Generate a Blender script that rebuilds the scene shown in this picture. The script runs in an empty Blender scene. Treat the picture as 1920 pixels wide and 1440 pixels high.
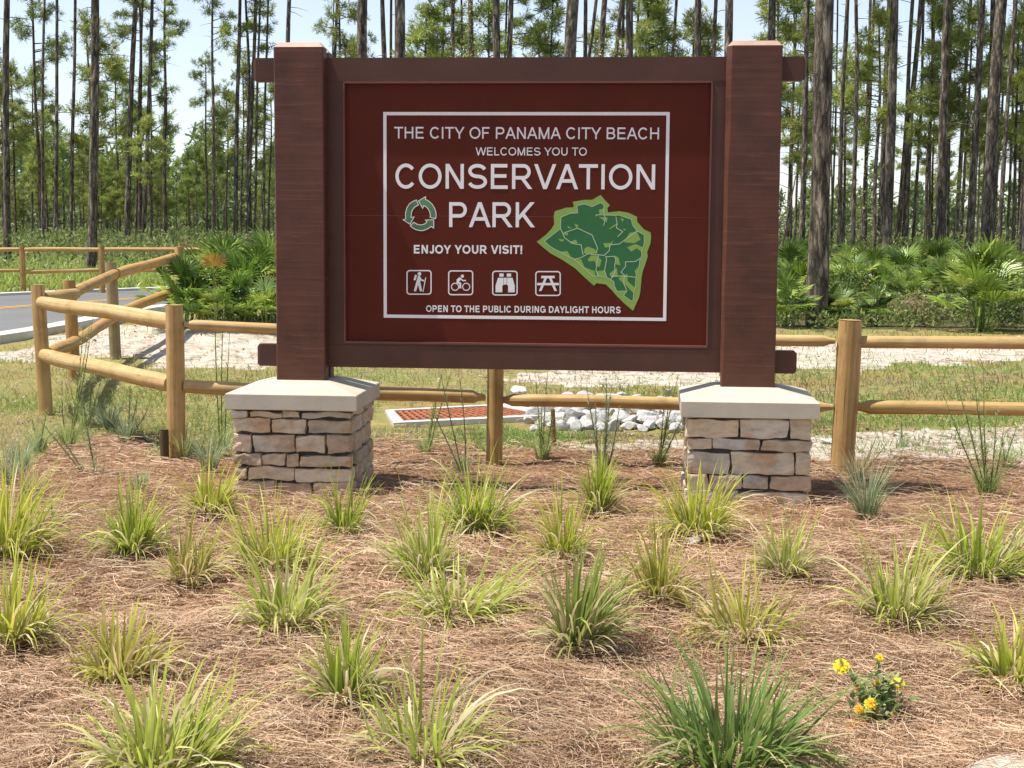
import bpy, bmesh, math, random
import numpy as np
from mathutils import Matrix, Vector, noise as mnoise

# ---------------------------------------------------------------- camera, sky, sun, exposure
scene = bpy.context.scene
COL = scene.collection
F, HC, PITCH, ROLL = 2840.65, 1.5, 0.1036, 0.0067
cp_, sp_, cr_, sr_ = math.cos(PITCH), math.sin(PITCH), math.cos(ROLL), math.sin(ROLL)
_fw = Vector((0, cp_, -sp_)); _up0 = Vector((0, sp_, cp_)); _rt0 = Vector((1, 0, 0))
_rt = _rt0 * cr_ + _up0 * sr_; _up = _up0 * cr_ - _rt0 * sr_
cam_d = bpy.data.cameras.new("camera"); cam = bpy.data.objects.new("camera", cam_d); COL.objects.link(cam)
cam_d.sensor_width = 36; cam_d.lens = F / 1920 * 36; cam_d.clip_start = 0.1; cam_d.clip_end = 3000
m3 = Matrix((_rt, _up, -_fw)).transposed()
cam.matrix_world = Matrix.Translation((0, 0, HC)) @ m3.to_4x4()
scene.camera = cam

SUN_EL, SUN_AZ = math.radians(67), math.radians(-95.5)   # azimuth clockwise from +Y: from the left, a little in front of the sign
world = bpy.data.worlds.new("World"); scene.world = world; world.use_nodes = True
wn = world.node_tree.nodes; wl = world.node_tree.links
sky = wn.new("ShaderNodeTexSky"); sky.sky_type = 'NISHITA'; sky.sun_disc = False
sky.sun_elevation = SUN_EL; sky.sun_rotation = SUN_AZ
sky.air_density = 1.0; sky.dust_density = 1.0; sky.ozone_density = 2.0; sky.altitude = 1000
hazy = wn.new("ShaderNodeHueSaturation"); hazy.inputs["Saturation"].default_value = .62; wl.new(sky.outputs[0], hazy.inputs["Color"])
tnt = wn.new("ShaderNodeMix"); tnt.data_type = 'RGBA'; tnt.blend_type = 'MULTIPLY'; tnt.inputs[0].default_value = 1; tnt.inputs[7].default_value = (.985, .975, 1.0, 1); wl.new(hazy.outputs[0], tnt.inputs[6])
wl.new(tnt.outputs[2], wn["Background"].inputs[0]); wn["Background"].inputs[1].default_value = 0.128
sun_d = bpy.data.lights.new("sun", 'SUN'); sun = bpy.data.objects.new("sun", sun_d); COL.objects.link(sun)
sun_d.energy = 4.7; sun_d.angle = math.radians(0.5); sun_d.color = (1.0, 0.95, 0.85)
_sd = Vector((math.sin(SUN_AZ) * math.cos(SUN_EL), math.cos(SUN_AZ) * math.cos(SUN_EL), math.sin(SUN_EL)))
sun.rotation_euler = _sd.to_track_quat('Z', 'Y').to_euler()
vs = scene.view_settings
vs.view_transform = 'Standard'; vs.look = 'None'; vs.exposure = 0.6; vs.gamma = 1.0; vs.use_curve_mapping = False
scene.cycles.max_bounces = 6; scene.cycles.transparent_max_bounces = 4
scene.cycles.diffuse_bounces = 3; scene.cycles.glossy_bounces = 2; scene.cycles.transmission_bounces = 3

rng = np.random.default_rng(7); random.seed(7)

# ---------------------------------------------------------------- small helpers
def vnoise(x, y, seed=0):
    xi = np.floor(x).astype(np.int64); yi = np.floor(y).astype(np.int64); fx = x - xi; fy = y - yi
    fx = fx * fx * (3 - 2 * fx); fy = fy * fy * (3 - 2 * fy)
    def h(a, b):
        n = (a * 374761393 + b * 668265263 + seed * 974634721) & 0x7fffffff
        n = ((n ^ (n >> 13)) * 1274126177) & 0x7fffffff
        return ((n ^ (n >> 16)) & 0xffff) / 65535.0
    return (h(xi, yi) * (1 - fx) + h(xi + 1, yi) * fx) * (1 - fy) + (h(xi, yi + 1) * (1 - fx) + h(xi + 1, yi + 1) * fx) * fy

def fnoise(x, y, seed=0):
    return (vnoise(x, y, seed) * .55 + vnoise(x * 2.1, y * 2.1, seed + 1) * .28 + vnoise(x * 4.3, y * 4.3, seed + 2) * .17)

def gz(x, y):
    """height of the ground at x, y"""
    x = np.asarray(x, float); y = np.asarray(y, float)
    z = (vnoise(x * .35, y * .35, 3) - .5) * .05 + (vnoise(x * 1.9, y * 1.9, 5) - .5) * .035 + (vnoise(x * 6, y * 6, 9) - .5) * .014
    far = np.clip((y - 60) / 60, 0, 1)
    z = z * (1 - far) + far * .1 * (vnoise(x * .05, y * .05, 2) - .5)
    z = z + .27 * np.exp(-.5 * (((x + 3.7) / 1.2) ** 2 + ((y - 19.9) / 1.5) ** 2))
    return z

def ray(px, py):
    d = _fw * F + _rt * (px - 960) + _up * (720 - py)
    return d
def at(px, py, dz=0.0):
    """the point of the ground seen at photograph pixel px, py"""
    d = ray(px, py); z = 0.0; p = None
    for _ in range(4):
        t = (z + dz - HC) / d.z if d.z < -1 else 4000 / F
        p = Vector((0, 0, HC)) + d * t
        z = float(gz(p.x, p.y))
    return Vector((p.x, p.y, z + dz))
def atd(px, py, depth):
    """the point at photograph pixel px, py at a distance measured along Y"""
    d = ray(px, py); return Vector((0, 0, HC)) + d * (depth / d.y)

def tag(o, label=None, cat=None, group=None, kind=None):
    if label: o["label"] = label
    if cat: o["category"] = cat
    if group: o["group"] = group
    if kind: o["kind"] = kind
    return o
def link(o, parent=None):
    COL.objects.link(o)
    if parent is not None: o.parent = parent
    return o
def empty(name, loc=(0, 0, 0), rz=0.0):
    o = bpy.data.objects.new(name, None); o.location = loc; o.rotation_euler = (0, 0, rz); o.empty_display_size = .2
    return link(o)

def np_mesh(name, V, Q, C=None, smooth=True, k=4):
    V = np.asarray(V, np.float32).reshape(-1, 3); Q = np.asarray(Q, np.int32).reshape(-1, k)
    me = bpy.data.meshes.new(name)
    me.vertices.add(len(V)); me.vertices.foreach_set("co", V.ravel())
    me.loops.add(Q.size); me.loops.foreach_set("vertex_index", Q.ravel())
    me.polygons.add(len(Q)); me.polygons.foreach_set("loop_start", np.arange(len(Q), dtype=np.int32) * k)
    if smooth: me.polygons.foreach_set("use_smooth", np.ones(len(Q), bool))
    if C is not None:
        C = np.asarray(C, np.float32).reshape(-1, C.shape[-1])
        if C.shape[1] == 3: C = np.concatenate([C, np.ones((len(C), 1), np.float32)], 1)
        a = me.attributes.new("tint", 'FLOAT_COLOR', 'POINT'); a.data.foreach_set("color", C.ravel())
    me.update(calc_edges=True)
    return me
def np_obj(name, V, Q, mat, C=None, parent=None, smooth=True):
    me = np_mesh(name, V, Q, C, smooth); me.materials.append(mat)
    return link(bpy.data.objects.new(name, me), parent)
def merge(parts):
    """join (V, Q, C) triples"""
    Vs, Qs, Cs, n = [], [], [], 0
    for V, Q, C in parts:
        V = V.reshape(-1, 3); Vs.append(V); Qs.append(Q.reshape(-1, 4) + n); Cs.append(C.reshape(-1, 3)); n += len(V)
    return np.concatenate(Vs), np.concatenate(Qs), np.concatenate(Cs)

class MB:
    """collects boxes, tubes and polygons into ONE mesh"""
    def __init__(s): s.v, s.f, s.c, s.sm = [], [], [], []
    def add(s, vs, fs, col=(1, 1, 1), smooth=False):
        n = len(s.v); s.v += [tuple(p) for p in vs]; s.f += [tuple(i + n for i in f) for f in fs]
        s.c += [tuple(col)] * len(vs); s.sm += [smooth] * len(fs)
    def box(s, lo, hi, col=(1, 1, 1), T=None):
        x0, y0, z0 = lo; x1, y1, z1 = hi
        vs = [(x0, y0, z0), (x1, y0, z0), (x1, y1, z0), (x0, y1, z0), (x0, y0, z1), (x1, y0, z1), (x1, y1, z1), (x0, y1, z1)]
        if T: vs = [T(*p) for p in vs]
        s.add(vs, [(0, 3, 2, 1), (4, 5, 6, 7), (0, 1, 5, 4), (1, 2, 6, 5), (2, 3, 7, 6), (3, 0, 4, 7)], col)
    def tube(s, pts, rads, n=10, col=(1, 1, 1), cap=True, jit=0.0):
        pts = [Vector(p) for p in pts]; rings = []
        ref = None
        for i, p in enumerate(pts):
            d = (pts[min(i + 1, len(pts) - 1)] - pts[max(i - 1, 0)]).normalized()
            if ref is None: ref = Vector((0, 0, 1)) if abs(d.z) < .9 else Vector((1, 0, 0))
            a = d.cross(ref).normalized(); b = a.cross(d).normalized(); ref = b
            rings.append([p + (a * math.cos(2 * math.pi * k / n) + b * math.sin(2 * math.pi * k / n)) * rads[i] * (1 + random.uniform(-jit, jit)) for k in range(n)])
        vs = [p for r in rings for p in r]; fs = []
        for i in range(len(rings) - 1):
            for k in range(n):
                k2 = (k + 1) % n
                fs.append((i * n + k, (i + 1) * n + k, (i + 1) * n + k2, i * n + k2))
        s.add(vs, fs, col, True)
        if cap:
            s.add(rings[0], [tuple(range(n))], col); s.add(rings[-1], [tuple(range(n - 1, -1, -1))], col)
    def build(s, name, mat, parent=None):
        me = bpy.data.meshes.new(name); me.from_pydata(s.v, [], s.f)
        me.polygons.foreach_set("use_smooth", np.array(s.sm, bool))
        a = me.attributes.new("tint", 'FLOAT_COLOR', 'POINT')
        a.data.foreach_set("color", np.array([(*c, 1) for c in s.c], np.float32).ravel())
        me.materials.append(mat); me.update()
        return link(bpy.data.objects.new(name, me), parent)

# ---------------------------------------------------------------- materials
def new_mat(name):
    m = bpy.data.materials.new(name); m.use_nodes = True; nt = m.node_tree
    return m, nt.nodes, nt.links, nt.nodes["Principled BSDF"]
def ramp(n, stops):
    r = n.new("ShaderNodeValToRGB"); e = r.color_ramp.elements
    while len(e) < len(stops): e.new(.5)
    for i, (p, c) in enumerate(stops): e[i].position = p; e[i].color = (*c, 1)
    return r
def coords(n, l, scale=(1, 1, 1), out="Object"):
    t = n.new("ShaderNodeTexCoord"); mp = n.new("ShaderNodeMapping"); mp.inputs["Scale"].default_value = scale
    l.new(t.outputs[out], mp.inputs[0]); return mp
def noise_tex(n, l, vec, scale, detail=6, rough=.6):
    t = n.new("ShaderNodeTexNoise"); t.inputs["Scale"].default_value = scale; t.inputs["Detail"].default_value = detail; t.inputs["Roughness"].default_value = rough
    if vec is not None: l.new(vec.outputs[0], t.inputs["Vector"])
    return t
def mixc(n, l, a, b, fac, mode='MIX'):
    m = n.new("ShaderNodeMix"); m.data_type = 'RGBA'; m.blend_type = mode
    for sock, v in ((m.inputs[6], a), (m.inputs[7], b)):
        if isinstance(v, tuple): sock.default_value = (*v, 1)
        else: l.new(v, sock)
    if isinstance(fac, (int, float)): m.inputs[0].default_value = fac
    else: l.new(fac, m.inputs[0])
    return m.outputs[2]
def bump(n, l, h, bsdf, strength=.5, dist=.01):
    b = n.new("ShaderNodeBump"); b.inputs["Strength"].default_value = strength; b.inputs["Distance"].default_value = dist
    l.new(h, b.inputs["Height"]); l.new(b.outputs[0], bsdf.inputs["Normal"]); return b

def leaf_mat(name, trans=.35, rough=.5, spec=.35, var=.25):
    m, n, l, b = new_mat(name)
    a = n.new("ShaderNodeAttribute"); a.attribute_name = "tint"
    oi = n.new("ShaderNodeObjectInfo")
    c = mixc(n, l, a.outputs["Color"], oi.outputs["Color"], 1.0, 'MULTIPLY')
    nz = noise_tex(n, l, coords(n, l), 9, 2)
    r = ramp(n, [(0.3, (1 - var,) * 3), (.7, (1 + var,) * 3)]); l.new(nz.outputs[0], r.inputs[0])
    c = mixc(n, l, c, r.outputs[0], 1.0, 'MULTIPLY')
    l.new(c, b.inputs["Base Color"]); b.inputs["Roughness"].default_value = rough
    b.inputs["Specular IOR Level"].default_value = spec
    t = n.new("ShaderNodeBsdfTranslucent"); l.new(c, t.inputs[0])
    mx = n.new("ShaderNodeMixShader"); mx.inputs[0].default_value = trans
    l.new(b.outputs[0], mx.inputs[1]); l.new(t.outputs[0], mx.inputs[2]); l.new(mx.outputs[0], n["Material Output"].inputs[0])
    return m
M_GRASS = leaf_mat("grass_blade", .46, .45, .4, .18)
M_NEEDLE = leaf_mat("pine_needle", .3, .5, .3, .25)
M_LEAF = leaf_mat("broad_leaf", .35, .5, .35, .25)
M_PALM = leaf_mat("palmetto_leaf", .25, .35, .5, .2)
M_PETAL = leaf_mat("petal", .3, .6, .2, .1)
M_STRAW = leaf_mat("pine_straw", .12, .65, .25, .2)

def bark_mat():
    m, n, l, b = new_mat("pine_bark")
    t = n.new("ShaderNodeTexCoord"); o0 = n.new("ShaderNodeObjectInfo"); av = n.new("ShaderNodeVectorMath"); av.operation = 'ADD'; ml = n.new("ShaderNodeMath"); ml.operation = 'MULTIPLY'; ml.inputs[1].default_value = 37
    l.new(o0.outputs["Random"], ml.inputs[0]); l.new(t.outputs["Object"], av.inputs[0]); l.new(ml.outputs[0], av.inputs[1])
    mp = n.new("ShaderNodeMapping"); mp.inputs["Scale"].default_value = (1, 1, .22); l.new(av.outputs[0], mp.inputs[0])
    nz = noise_tex(n, l, mp, 8.5, 9, .72)
    vo = n.new("ShaderNodeTexVoronoi"); vo.inputs["Scale"].default_value = 12; vo.feature = 'DISTANCE_TO_EDGE'
    dst = mixc(n, l, mp.outputs[0], nz.outputs["Color"], .22); l.new(dst, vo.inputs["Vector"])
    r1 = ramp(n, [(.0, (.05, .043, .037)), (.08, (.16, .135, .11)), (.35, (.34, .285, .23)), (1, (.48, .42, .34))]); l.new(vo.outputs["Distance"], r1.inputs[0])
    r2 = ramp(n, [(.36, (.32, .31, .30)), (.5, (.85, .83, .80)), (.62, (1.8, 1.75, 1.65))]); l.new(nz.outputs[0], r2.inputs[0])
    c = mixc(n, l, r1.outputs[0], r2.outputs[0], 1.0, 'MULTIPLY')
    oi = n.new("ShaderNodeObjectInfo"); c = mixc(n, l, c, oi.outputs["Color"], 1.0, 'MULTIPLY')
    # old fire char on the lower trunk, broken up by noise
    l.new(c, b.inputs["Base Color"]); b.inputs["Roughness"].default_value = .9; b.inputs["Specular IOR Level"].default_value = .15
    ad = n.new("ShaderNodeMath"); ad.operation = 'ADD'; l.new(vo.outputs["Distance"], ad.inputs[0]); l.new(nz.outputs[0], ad.inputs[1])
    bump(n, l, ad.outputs[0], b, 1.0, .06)
    return m
M_BARK = bark_mat()

def timber_mat():                      # brown stained rough sawn timber
    m, n, l, b = new_mat("stained_timber")
    mp = coords(n, l, (1.0, 1.0, 42)); nz = noise_tex(n, l, mp, 1.0, 2, .45)
    mp2 = coords(n, l, (14, 14, 160)); nz2 = noise_tex(n, l, mp2, 1.5, 4, .6)
    nz3 = noise_tex(n, l, coords(n, l), 5, 4, .6)
    a = n.new("ShaderNodeAttribute"); a.attribute_name = "tint"
    lin = ramp(n, [(.0, (.93, .93, .93)), (.60, (1, 1, 1)), (.635, (1.5, 1.55, 1.55)), (.66, (1.0, 1, 1))]); l.new(nz.outputs[0], lin.inputs[0])  # thin pale bands paint grazing light on the saw ridges into the colour
    blo = ramp(n, [(.35, (.82, .82, .82)), (.65, (1.2, 1.15, 1.12))]); l.new(nz3.outputs[0], blo.inputs[0])
    c = mixc(n, l, a.outputs["Color"], lin.outputs[0], 1.0, 'MULTIPLY'); c = mixc(n, l, c, blo.outputs[0], 1.0, 'MULTIPLY')
    l.new(c, b.inputs["Base Color"]); b.inputs["Roughness"].default_value = .55; b.inputs["Specular IOR Level"].default_value = .35
    ad = n.new("ShaderNodeMath"); ad.operation = 'MULTIPLY_ADD'; l.new(nz2.outputs[0], ad.inputs[0]); ad.inputs[1].default_value = .35; l.new(nz.outputs[0], ad.inputs[2])
    bump(n, l, ad.outputs[0], b, .28, .004)
    return m
M_TIMBER = timber_mat()

def smooth_timber_mat():
    m, n, l, b = new_mat("painted_board")
    nz = noise_tex(n, l, coords(n, l, (3, 3, 60)), 1.2, 4, .6); nz3 = noise_tex(n, l, coords(n, l), 3, 4, .6)
    a = n.new("ShaderNodeAttribute"); a.attribute_name = "tint"
    blo = ramp(n, [(.35, (.85, .85, .85)), (.65, (1.15, 1.12, 1.1))]); l.new(nz3.outputs[0], blo.inputs[0])
    c = mixc(n, l, a.outputs["Color"], blo.outputs[0], 1.0, 'MULTIPLY'); l.new(c, b.inputs["Base Color"])
    b.inputs["Roughness"].default_value = .5; b.inputs["Specular IOR Level"].default_value = .35
    bump(n, l, nz.outputs[0], b, .2, .003)
    return m
M_BOARD = smooth_timber_mat()

def flat_mat(name, col, rough=.45, spec=.4, var=.06):
    m, n, l, b = new_mat(name)
    nz = noise_tex(n, l, coords(n, l), 4, 5, .6)
    r = ramp(n, [(.3, tuple(c * (1 - var) for c in col)), (.7, tuple(c * (1 + var) for c in col))]); l.new(nz.outputs[0], r.inputs[0])
    l.new(r.outputs[0], b.inputs["Base Color"]); b.inputs["Roughness"].default_value = rough; b.inputs["Specular IOR Level"].default_value = spec
    return m
M_PANEL = flat_mat("sign_face", (.098, .0155, .007), .5, .16, .08)
M_LETTER = flat_mat("letter_vinyl", (.80, .795, .79), .45, .35, .03)
M_MAPLIGHT = flat_mat("map_pale_green", (.24, .40, .085), .45, .3, .05)
M_MAPDARK = flat_mat("map_dark_green", (.03, .15, .05), .45, .3, .08)
M_MAPLINE = flat_mat("map_trail", (.5, .62, .42), .45, .3, .03)
M_ARROW = flat_mat("arrow_green", (.09, .22, .10), .45, .3, .5)

def stone_mat():
    m, n, l, b = new_mat("ledge_stone")
    a = n.new("ShaderNodeAttribute"); a.attribute_name = "tint"
    nz = noise_tex(n, l, coords(n, l, (1, 1, 2.2)), 11, 8, .65)
    r = ramp(n, [(.25, (.62, .58, .55)), (.5, (1, 1, 1)), (.75, (1.25, 1.22, 1.18))]); l.new(nz.outputs[0], r.inputs[0])
    nz2 = noise_tex(n, l, coords(n, l), 5, 3, .6)
    r2 = ramp(n, [(.54, (1, 1, 1)), (.66, (.9, .72, .58))]); l.new(nz2.outputs[0], r2.inputs[0])
    c = mixc(n, l, a.outputs["Color"], r.outputs[0], 1.0, 'MULTIPLY'); c = mixc(n, l, c, r2.outputs[0], 1.0, 'MULTIPLY')
    l.new(c, b.inputs["Base Color"]); b.inputs["Roughness"].default_value = .85; b.inputs["Specular IOR Level"].default_value = .2
    bump(n, l, nz.outputs[0], b, .6, .012)
    return m
M_STONE = stone_mat()

def concrete_mat(name, col, rough=.8, var=.1):
    m, n, l, b = new_mat(name)
    nz = noise_tex(n, l, coords(n, l), 6, 8, .65); nz2 = noise_tex(n, l, coords(n, l), 90, 3, .6)
    r = ramp(n, [(.3, tuple(c * (1 - var) for c in col)), (.7, tuple(c * (1 + var) for c in col))]); l.new(nz.outputs[0], r.inputs[0])
    l.new(r.outputs[0], b.inputs["Base Color"]); b.inputs["Roughness"].default_value = rough; b.inputs["Specular IOR Level"].default_value = .25
    bump(n, l, nz2.outputs[0], b, .3, .003)
    return m
M_CAP = concrete_mat("cast_stone", (.50, .45, .36), .8, .09)
M_CONC = concrete_mat("concrete", (.55, .54, .51), .85, .12)
M_KERB = concrete_mat("sandy_concrete", (.43, .385, .32), .9, .3)
M_RUST = concrete_mat("rusty_iron", (.30, .105, .05), .8, .25)
M_DARK = concrete_mat("dark_void", (.02, .02, .02), .9, .1)
M_ROCK = concrete_mat("limestone_rock", (.45, .44, .425), .9, .4)
M_PLASTIC = flat_mat("black_plastic", (.015, .015, .017), .45, .4, .1)

def log_mat():
    m, n, l, b = new_mat("treated_log")
    t = n.new("ShaderNodeAttribute"); t.attribute_name = "along"
    cmb = n.new("ShaderNodeMapping"); cmb.inputs["Scale"].default_value = (1, 1, 1); l.new(t.outputs["Vector"], cmb.inputs[0])
    nz = noise_tex(n, l, cmb, 3.2, 7, .65)
    nz2 = noise_tex(n, l, coords(n, l), 7, 4, .6)
    r = ramp(n, [(.27, (.20, .10, .035)), (.36, (.40, .25, .10)), (.55, (.52, .36, .16)), (.75, (.62, .47, .25))]); l.new(nz.outputs[0], r.inputs[0])
    r2 = ramp(n, [(.3, (.72, .7, .62)), (.55, (1.02, 1, .97)), (.75, (1.15, 1.12, 1.08))]); l.new(nz2.outputs[0], r2.inputs[0])
    c = mixc(n, l, r.outputs[0], r2.outputs[0], 1.0, 'MULTIPLY')
    cm2 = n.new("ShaderNodeMapping"); cm2.inputs["Scale"].default_value = (1.6, 1.6, .5); l.new(t.outputs["Vector"], cm2.inputs[0]); nz4 = noise_tex(n, l, cm2, 2.6, 3, .5)
    crk = ramp(n, [(.485, (1, 1, 1)), (.5, (.28, .24, .2)), (.515, (1, 1, 1))]); l.new(nz4.outputs[0], crk.inputs[0])
    msk = ramp(n, [(.5, (0, 0, 0)), (.56, (1, 1, 1))]); l.new(nz2.outputs[0], msk.inputs[0])
    c = mixc(n, l, c, mixc(n, l, c, crk.outputs[0], 1.0, 'MULTIPLY'), msk.outputs[0])
    a = n.new("ShaderNodeAttribute"); a.attribute_name = "tint"; c = mixc(n, l, c, a.outputs["Color"], 1.0, 'MULTIPLY')
    l.new(c, b.inputs["Base Color"]); b.inputs["Roughness"].default_value = .6; b.inputs["Specular IOR Level"].default_value = .3
    bump(n, l, nz.outputs[0], b, .5, .006)
    return m
M_LOG = log_mat()

def road_mat():
    m, n, l, b = new_mat("asphalt")
    nz = noise_tex(n, l, coords(n, l), 60, 6, .7); nz2 = noise_tex(n, l, coords(n, l), .5, 5, .6)
    r = ramp(n, [(.3, (.115, .114, .113)), (.7, (.17, .168, .165))]); l.new(nz.outputs[0], r.inputs[0])
    r2 = ramp(n, [(.3, (.85, .85, .85)), (.7, (1.15, 1.15, 1.15))]); l.new(nz2.outputs[0], r2.inputs[0])
    l.new(mixc(n, l, r.outputs[0], r2.outputs[0], 1.0, 'MULTIPLY'), b.inputs["Base Color"]); b.inputs["Roughness"].default_value = .75
    bump(n, l, nz.outputs[0], b, .3, .004)
    return m
M_ROAD = road_mat()
M_YELLOW = flat_mat("road_paint_yellow", (.62, .38, .06), .6, .3, .1)

def ground_mat():
    m, n, l, b = new_mat("park_ground")
    za = n.new("ShaderNodeAttribute"); za.attribute_name = "zones"
    sep = n.new("ShaderNodeSeparateColor"); l.new(za.outputs["Color"], sep.inputs[0])
    mp = coords(n, l)
    fine = noise_tex(n, l, mp, 38, 6, .75); mid = noise_tex(n, l, mp, 5, 6, .65); big = noise_tex(n, l, mp, .9, 5, .6)
    # bare earth and grass roots under the turf
    g = ramp(n, [(.3, (.15, .105, .06)), (.42, (.27, .215, .115)), (.55, (.24, .235, .085)), (.66, (.36, .31, .165)), (.78, (.44, .38, .24))]); l.new(mid.outputs[0], g.inputs[0])
    gb = ramp(n, [(.35, (1.12, .95, .8)), (.62, (.92, 1.02, .85))]); l.new(big.outputs[0], gb.inputs[0])
    lawn = mixc(n, l, g.outputs[0], gb.outputs[0], 1.0, 'MULTIPLY')
    s = ramp(n, [(.28, (.22, .165, .11)), (.40, (.40, .335, .26)), (.52, (.52, .46, .385)), (.75, (.64, .585, .51))]); l.new(mid.outputs[0], s.inputs[0])
    sand = mixc(n, l, s.outputs[0], fine.outputs["Color"], .0)
    p = ramp(n, [(.30, (.08, .042, .024)), (.47, (.23, .125, .07)), (.7, (.42, .26, .155))]); l.new(fine.outputs[0], p.inputs[0])
    fo = ramp(n, [(.3, (.05, .042, .024)), (.5, (.11, .10, .045)), (.72, (.16, .17, .06))]); l.new(mid.outputs[0], fo.inputs[0])
    def edge(sock, k=.45):
        # break the edge of a zone up with noise
        ma = n.new("ShaderNodeMath"); ma.operation = 'MULTIPLY_ADD'; l.new(fine.outputs[0], ma.inputs[0]); ma.inputs[1].default_value = k; l.new(sock, ma.inputs[2])
        mr = n.new("ShaderNodeMapRange"); l.new(ma.outputs[0], mr.inputs[0]); mr.inputs[1].default_value = .5 + k * .5 - .12; mr.inputs[2].default_value = .5 + k * .5 + .12
        return mr.outputs[0]
    c = mixc(n, l, lawn, fo.outputs[0], edge(sep.outputs[2]))
    c = mixc(n, l, c, sand, edge(sep.outputs[1], .8))
    c = mixc(n, l, c, p.outputs[0], edge(sep.outputs[0]))
    l.new(c, b.inputs["Base Color"]); b.inputs["Roughness"].default_value = .95; b.inputs["Specular IOR Level"].default_value = .1
    bump(n, l, fine.outputs[0], b, .8, .02)
    return m
M_GROUND = ground_mat()

# ---------------------------------------------------------------- the ground: one sheet to the horizon
def poly_px(pts): return np.array([[*at(x, y).xy] for x, y in pts])
def inside(P, X, Y):
    r = np.zeros(X.shape, bool); n = len(P)
    for i in range(n):
        x0, y0 = P[i]; x1, y1 = P[(i + 1) % n]
        if y0 == y1: continue
        c = ((y0 > Y) != (y1 > Y)) & (X < (x1 - x0) * (Y - y0) / (y1 - y0) + x0); r ^= c
    return r
Z_STRAW = np.concatenate([np.array([[-14, -8], [-14, 9.4]]), poly_px([(-500, 868), (0, 862), (150, 846), (205, 806), (270, 832), (330, 856), (440, 852), (560, 840), (700, 822), (830, 842), (940, 848), (1010, 836), (1110, 842), (1280, 846), (1400, 856), (1540, 862), (1700, 850), (1790, 853), (1920, 868), (2300, 880)]), np.array([[14, -8]])])
Z_SAND = [poly_px(p) for p in (
    [(1030, 822), (1280, 824), (1530, 812), (1700, 805), (1920, 793), (2400, 775), (2400, 900), (1700, 872), (1280, 850), (1030, 842)],
    [(-700, 700), (0, 674), (70, 670), (200, 668), (330, 690), (470, 694), (560, 676), (600, 640), (520, 610), (330, 606), (225, 608), (110, 632), (0, 660), (-700, 690)],
    [(950, 716), (1100, 724), (1270, 726), (1400, 704), (1480, 692), (1560, 694), (1700, 684), (1920, 672), (2500, 662), (2500, 634), (1920, 632), (1700, 640), (1480, 642), (1300, 668), (1100, 690), (960, 700)])]
Z_CLEAR = poly_px([(-700, 530), (0, 528), (300, 520), (520, 520), (760, 560), (1000, 575), (1300, 590), (1480, 615), (1700, 622), (2500, 620), (2500, 1500), (-700, 1500)])   # cleared of forest
def zones(X, Y):
    dx = (fnoise(X * 1.7, Y * 1.7, 21) - .5) * 1.3; dy = (fnoise(X * 1.7, Y * 1.7, 31) - .5) * 1.1
    k = np.clip(Y / 14, .35, 2.2)
    x, y = X + dx * k, Y + dy * k
    st = inside(Z_STRAW, x, y)
    sa = inside(Z_SAND[0], x, y) | inside(Z_SAND[1], x, y) | inside(Z_SAND[2], x, y)
    fo = ~inside(Z_CLEAR, x, y)
    return st, sa, fo
ys = [-8.0]
while ys[-1] < 900: ys.append(ys[-1] + (abs(ys[-1]) + 8) * .0105)
ys = np.array(ys); aa = np.linspace(-1, 1, 640); aa = .68 * aa + .25 * aa ** 5
GX = aa[None, :] * (np.abs(ys) + 9)[:, None]; GY = np.repeat(ys[:, None], len(aa), 1); GZ = gz(GX, GY)
st, sa, fo = zones(GX, GY)
GZ = GZ + np.where(st, (fnoise(GX * 5, GY * 5, 77) - .5) * .04, 0)
nr, nc = GX.shape; idx = np.arange(nr * nc).reshape(nr, nc)
Q = np.stack([idx[:-1, :-1], idx[:-1, 1:], idx[1:, 1:], idx[1:, :-1]], -1)
me = np_mesh("ground", np.stack([GX, GY, GZ], -1), Q)
za = me.attributes.new("zones", 'FLOAT_COLOR', 'POINT')
za.data.foreach_set("color", np.stack([st, sa, fo, np.ones_like(st)], -1).astype(np.float32).ravel())
me.materials.append(M_GROUND)
tag(link(bpy.data.objects.new("ground", me)), kind="structure", label="sandy ground with pine straw, turf and forest floor")

# ---------------------------------------------------------------- road, kerbs, markings, pavement
def strip(name, left, right, mat, z0, thick=0.0, n=40, kind="structure", label=None):
    """a sheet between two polylines on the ground"""
    def res(P):
        P = np.array([[p[0], p[1]] for p in P]); d = np.r_[0, np.cumsum(np.hypot(*np.diff(P, axis=0).T))]
        t = np.linspace(0, d[-1], n); x = np.interp(t, d, P[:, 0]); y = np.interp(t, d, P[:, 1])
        k = np.ones(7) / 7
        xs = np.convolve(np.pad(x, 3, 'edge'), k, 'valid'); ysm = np.convolve(np.pad(y, 3, 'edge'), k, 'valid')
        return np.stack([xs, ysm], -1)
    A, B = res(left), res(right); mb = MB(); cols = 1 if thick else 10
    W = [A + (B - A) * (j / cols) for j in range(cols + 1)]
    V = [(p[0], p[1], z0) for w in W for p in w]
    fs = [(j * n + i, (j + 1) * n + i, (j + 1) * n + i + 1, j * n + i + 1) for j in range(cols) for i in range(n - 1)]
    mb.add(V, fs, smooth=True)
    if thick:
        for P, s in ((A, 1), (B, 0)):
            V = [(p[0], p[1], z0) for p in P] + [(p[0], p[1], z0 - thick) for p in P]
            mb.add(V, [((i, i + 1, n + i + 1, n + i) if s else (i + 1, i, n + i, n + i + 1)) for i in range(n - 1)])
        for i in (0, n - 1):
            mb.add([(A[i][0], A[i][1], z0), (B[i][0], B[i][1], z0), (B[i][0], B[i][1], z0 - thick), (A[i][0], A[i][1], z0 - thick)], [(0, 1, 2, 3)])
    o = mb.build(name, mat); tag(o, kind=kind, label=label); return o
def W2(pts): return [tuple(at(x, y).xy) for x, y in pts]
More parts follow.
